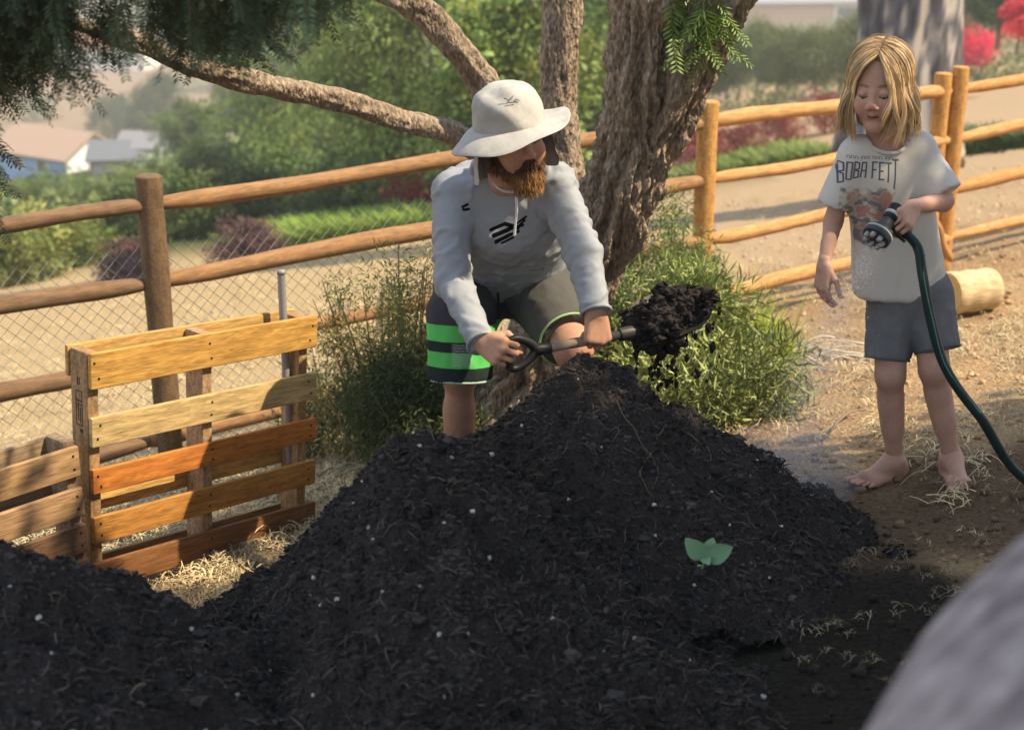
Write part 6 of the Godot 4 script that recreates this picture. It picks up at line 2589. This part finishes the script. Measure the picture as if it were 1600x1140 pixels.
	var hc := curve([tail - han * 0.02, tail + han * 0.03, Vector3(1.101, 0.706, -3.660), Vector3(1.128, 0.587, -3.640), Vector3(1.175, 0.458, -3.620), Vector3(1.271, 0.330, -3.600), g0, g1, g2], [0.0125, 0.0135, 0.0135, 0.0135, 0.0135, 0.0135, 0.0135, 0.0135, 0.0135], 12)
	tube(mb, hc[0], hc[1], 12)
	var gm := plain(0.012, 0.032, 0.028, 0.36)
	part("hose", mb.mesh(), gm, hz)
	var st := MB.new()
	var sc := curve([tail + han * 0.05 + Vector3(0.004, 0, 0.0125), Vector3(1.101, 0.709, -3.648), Vector3(1.130, 0.591, -3.628), Vector3(1.174, 0.462, -3.608), Vector3(1.272, 0.339, -3.588)], [0.002, 0.002, 0.002, 0.002, 0.002], 12)
	tube(st, sc[0], sc[1], 4)
	part("stripe", st.mesh(), plain(0.12, 0.26, 0.22, 0.4), hz)
	var nz := MB.new()
	tube(nz, [tail - han * 0.015, tail - han * 0.06, back + han * 0.012, back], [0.016, 0.0135, 0.016, 0.018], 16)
	tube(nz, [back - noz * 0.022, back - noz * 0.018, back + noz * 0.022, back + noz * 0.03], [0.016, 0.021, 0.021, 0.017], 18)
	var nozzle := part("nozzle", nz.mesh(), plain(0.013, 0.014, 0.015, 0.4), hz)
	nz = MB.new()
	tube(nz, [back + noz * 0.025, back + noz * 0.075], [0.0165, 0.022], 18)
	part("barrel", nz.mesh(), plain(0.05, 0.06, 0.06, 0.35), nozzle)
	nz = MB.new()
	tube(nz, [back + noz * 0.006, back + noz * 0.016], [0.0222, 0.0222], 18)
	part("band", nz.mesh(), plain(0.45, 0.46, 0.45, 0.4), nozzle)
	nz = MB.new()
	tube(nz, [back + noz * 0.070, back + noz * 0.074, back + noz * 0.096, back + noz * 0.100], [0.036, 0.0395, 0.0395, 0.036], 26)
	part("dial", nz.mesh(), plain(0.035, 0.045, 0.048, 0.4), nozzle)
	nz = MB.new()
	tube(nz, [back + noz * 0.078, back + noz * 0.085], [0.0402, 0.0402], 26)
	part("band", nz.mesh(), plain(0.42, 0.44, 0.43, 0.4), nozzle)
	var face := back + noz * 0.100
	var u := noz.cross(Vector3.UP).normalized()
	var w := u.cross(noz)
	for i in 7:
		nz = MB.new()
		var c := face + (u * cos(TAU * i / 7.0) + w * sin(TAU * i / 7.0)) * 0.024
		tube(nz, [c - noz * 0.004, c + noz * 0.012], [0.0085, 0.007], 8)
		part("spray_port", nz.mesh(), plain(0.33, 0.34, 0.34, 0.4), nozzle)
	nz = MB.new()
	var lever := curve([back + han * 0.01 + noz * 0.03 + Vector3(-0.004, 0, 0.012), back + han * 0.045 + noz * 0.036, tail - han * 0.01 + noz * 0.02], [0.006, 0.006, 0.004], 5)
	tube(nz, lever[0], lever[1], 8)
	part("trigger", nz.mesh(), plain(0.02, 0.02, 0.02, 0.4), nozzle)

	# the fine spray drifting down to the soil
	var dm := MB.new()
	blob(dm, Vector3.ZERO, Vector3.ONE, 3, 0.0, 0.0)
	var spots := []
	var aim: Vector3 = Vector3(0.773, 0.140, -3.620)
	for i in 9000:
		var t := pow(rng.randf(), 0.42)
		var wide := 0.012 + 0.13 * t
		var p := face.lerp(aim, t) + Vector3(0, 0.10 * sin(t * PI), 0) + Vector3(rng.randfn(), rng.randfn(), rng.randfn()) * wide * 0.45
		if p.y < hgt(p.x, p.z):
			continue
		spots.append(Transform3D(Basis().scaled(Vector3.ONE * rnd(0.0004, 0.0011)), p))
	# the finest drops hang as a pale haze where the spray meets the soil
	for q in [[Vector3(0.788, 0.112, -3.720), Vector3(0.42, 0.30, 0.36), 1.1], [Vector3(0.887, 0.403, -3.700), Vector3(0.26, 0.50, 0.22), 0.28]]:
		var fog := FogVolume.new()
		fog.shape = RenderingServer.FOG_VOLUME_SHAPE_ELLIPSOID
		fog.size = q[1]
		var fm := FogMaterial.new()
		fm.density = q[2]
		fm.albedo = Color(0.95, 0.96, 0.98)
		fog.material = fm
		fog.name = numbered("water_mist")
		fog.position = q[0]
		add_child(fog)
		tag(fog, "thin pale mist over the soil beside the child's bare feet" if q[2] > 1.0 else "faint mist hanging in the air below the spray nozzle", "mist", "", "stuff")
	var wm := plain(0.9, 0.92, 0.95, 0.1)
	tag(many("water_spray", dm.mesh(), wm, spots, [], self), "faint mist of water falling from the nozzle to the soil", "water", "", "stuff")



# ---------------------------------------------------------------- small things
func build_small() -> void:
	# log behind the child
	var lg := thing("log", "short cut log with pale smooth sides lying behind the child", "log", Vector3(2.122, -0.152, -6.309))
	var ax := Vector3(0.93, 0.0, -0.37).normalized()
	var mb := MB.new()
	var pts := []
	var rr := []
	for i in 13:
		pts.append(Vector3(0, 0.10, 0) + ax * (0.24 * (i / 12.0 - 0.5)))
		rr.append(0.098 * (0.965 if i == 0 or i == 12 else 1.0) + 0.003 * sin(i * 1.3))
	tube(mb, pts, rr, 28, Color(0.72, 0.58, 0.36), false)
	var lm := plain(1, 1, 1, 0.75)
	lm.vertex_color_use_as_albedo = true
	lm.albedo_texture = wood_tex
	tri(lm, Vector3(1.2, 5, 5))
	part("bark_side", mb.mesh(), lm, lg)
	for s in [-1, 1]:
		var e := MB.new()
		var prev := []
		for r in 9:
			var rad := 0.094 * r / 8.0
			var col := Color(0.62, 0.40, 0.14) * (0.82 + 0.2 * (r % 2))
			if r == 0:
				prev = [e.vert(Vector3.ZERO, Vector2.ZERO, col)]
				continue
			var u := ax.cross(Vector3.UP).normalized()
			var w := u.cross(ax)
			var row := []
			for k in 28:
				row.append(e.vert((u * cos(TAU * k / 28) + w * sin(TAU * k / 28)) * rad, Vector2.ZERO, col))
			for k in 28:
				if r == 1:
					e.out_tri(prev[0], row[k], row[(k + 1) % 28], -ax * s)
				else:
					e.out_quad(prev[k], row[k], row[(k + 1) % 28], prev[(k + 1) % 28], -ax * s)
			prev = row
		var q := part("cut_end", e.mesh(), M.tinted, lg)
		q.position = Vector3(0, 0.10, 0) + ax * s * 0.121

	# the grey woven sack close to the camera at the lower right
	var sk := thing("fabric_sack", "large blurred mauve grey cloth sack with pale streaks, closest to the camera", "sack", Vector3(0.675, 0.22, -0.765))
	var f := MB.new()
	var rows := 40
	var seg := 64
	for i in rows + 1:
		var t := float(i) / rows
		var a := t * PI * 0.5
		var y := 0.0
		var r := 0.0
		if i < 26:
			y = 0.65 * i / 26.0
			r = 0.475 + 0.012 * sin(i * 0.5)
		else:
			a = (i - 26) / 14.0 * PI * 0.5
			y = 0.65 + 0.47 * sin(a)
			r = 0.475 * cos(a) + 0.001
		for k in seg:
			var b := TAU * k / seg
			f.vert(Vector3(cos(b) * r, y, sin(b) * r), Vector2(float(k) / seg, t))
	for i in rows:
		for k in seg:
			var a := i * seg + k
			var b := i * seg + (k + 1) % seg
			f.quad(a, a + seg, b + seg, b)
	displace(f, func(p: Vector3, _n: Vector3) -> float: return 0.02 * lumps.get_noise_3d(p.x * 3.0, p.y * 2.0, p.z * 3.0))
	var sm := cloth(0.58, 0.53, 0.52)
	sm.albedo_texture = noise_tex(0.02, 3, Color(0.42, 0.38, 0.40), Color(1.0, 1.0, 1.0), FastNoiseLite.TYPE_SIMPLEX_SMOOTH, 91, 512)
	tri(sm, Vector3(3.4, 0.9, 3.4))
	part("cloth", f.mesh(), sm, sk)
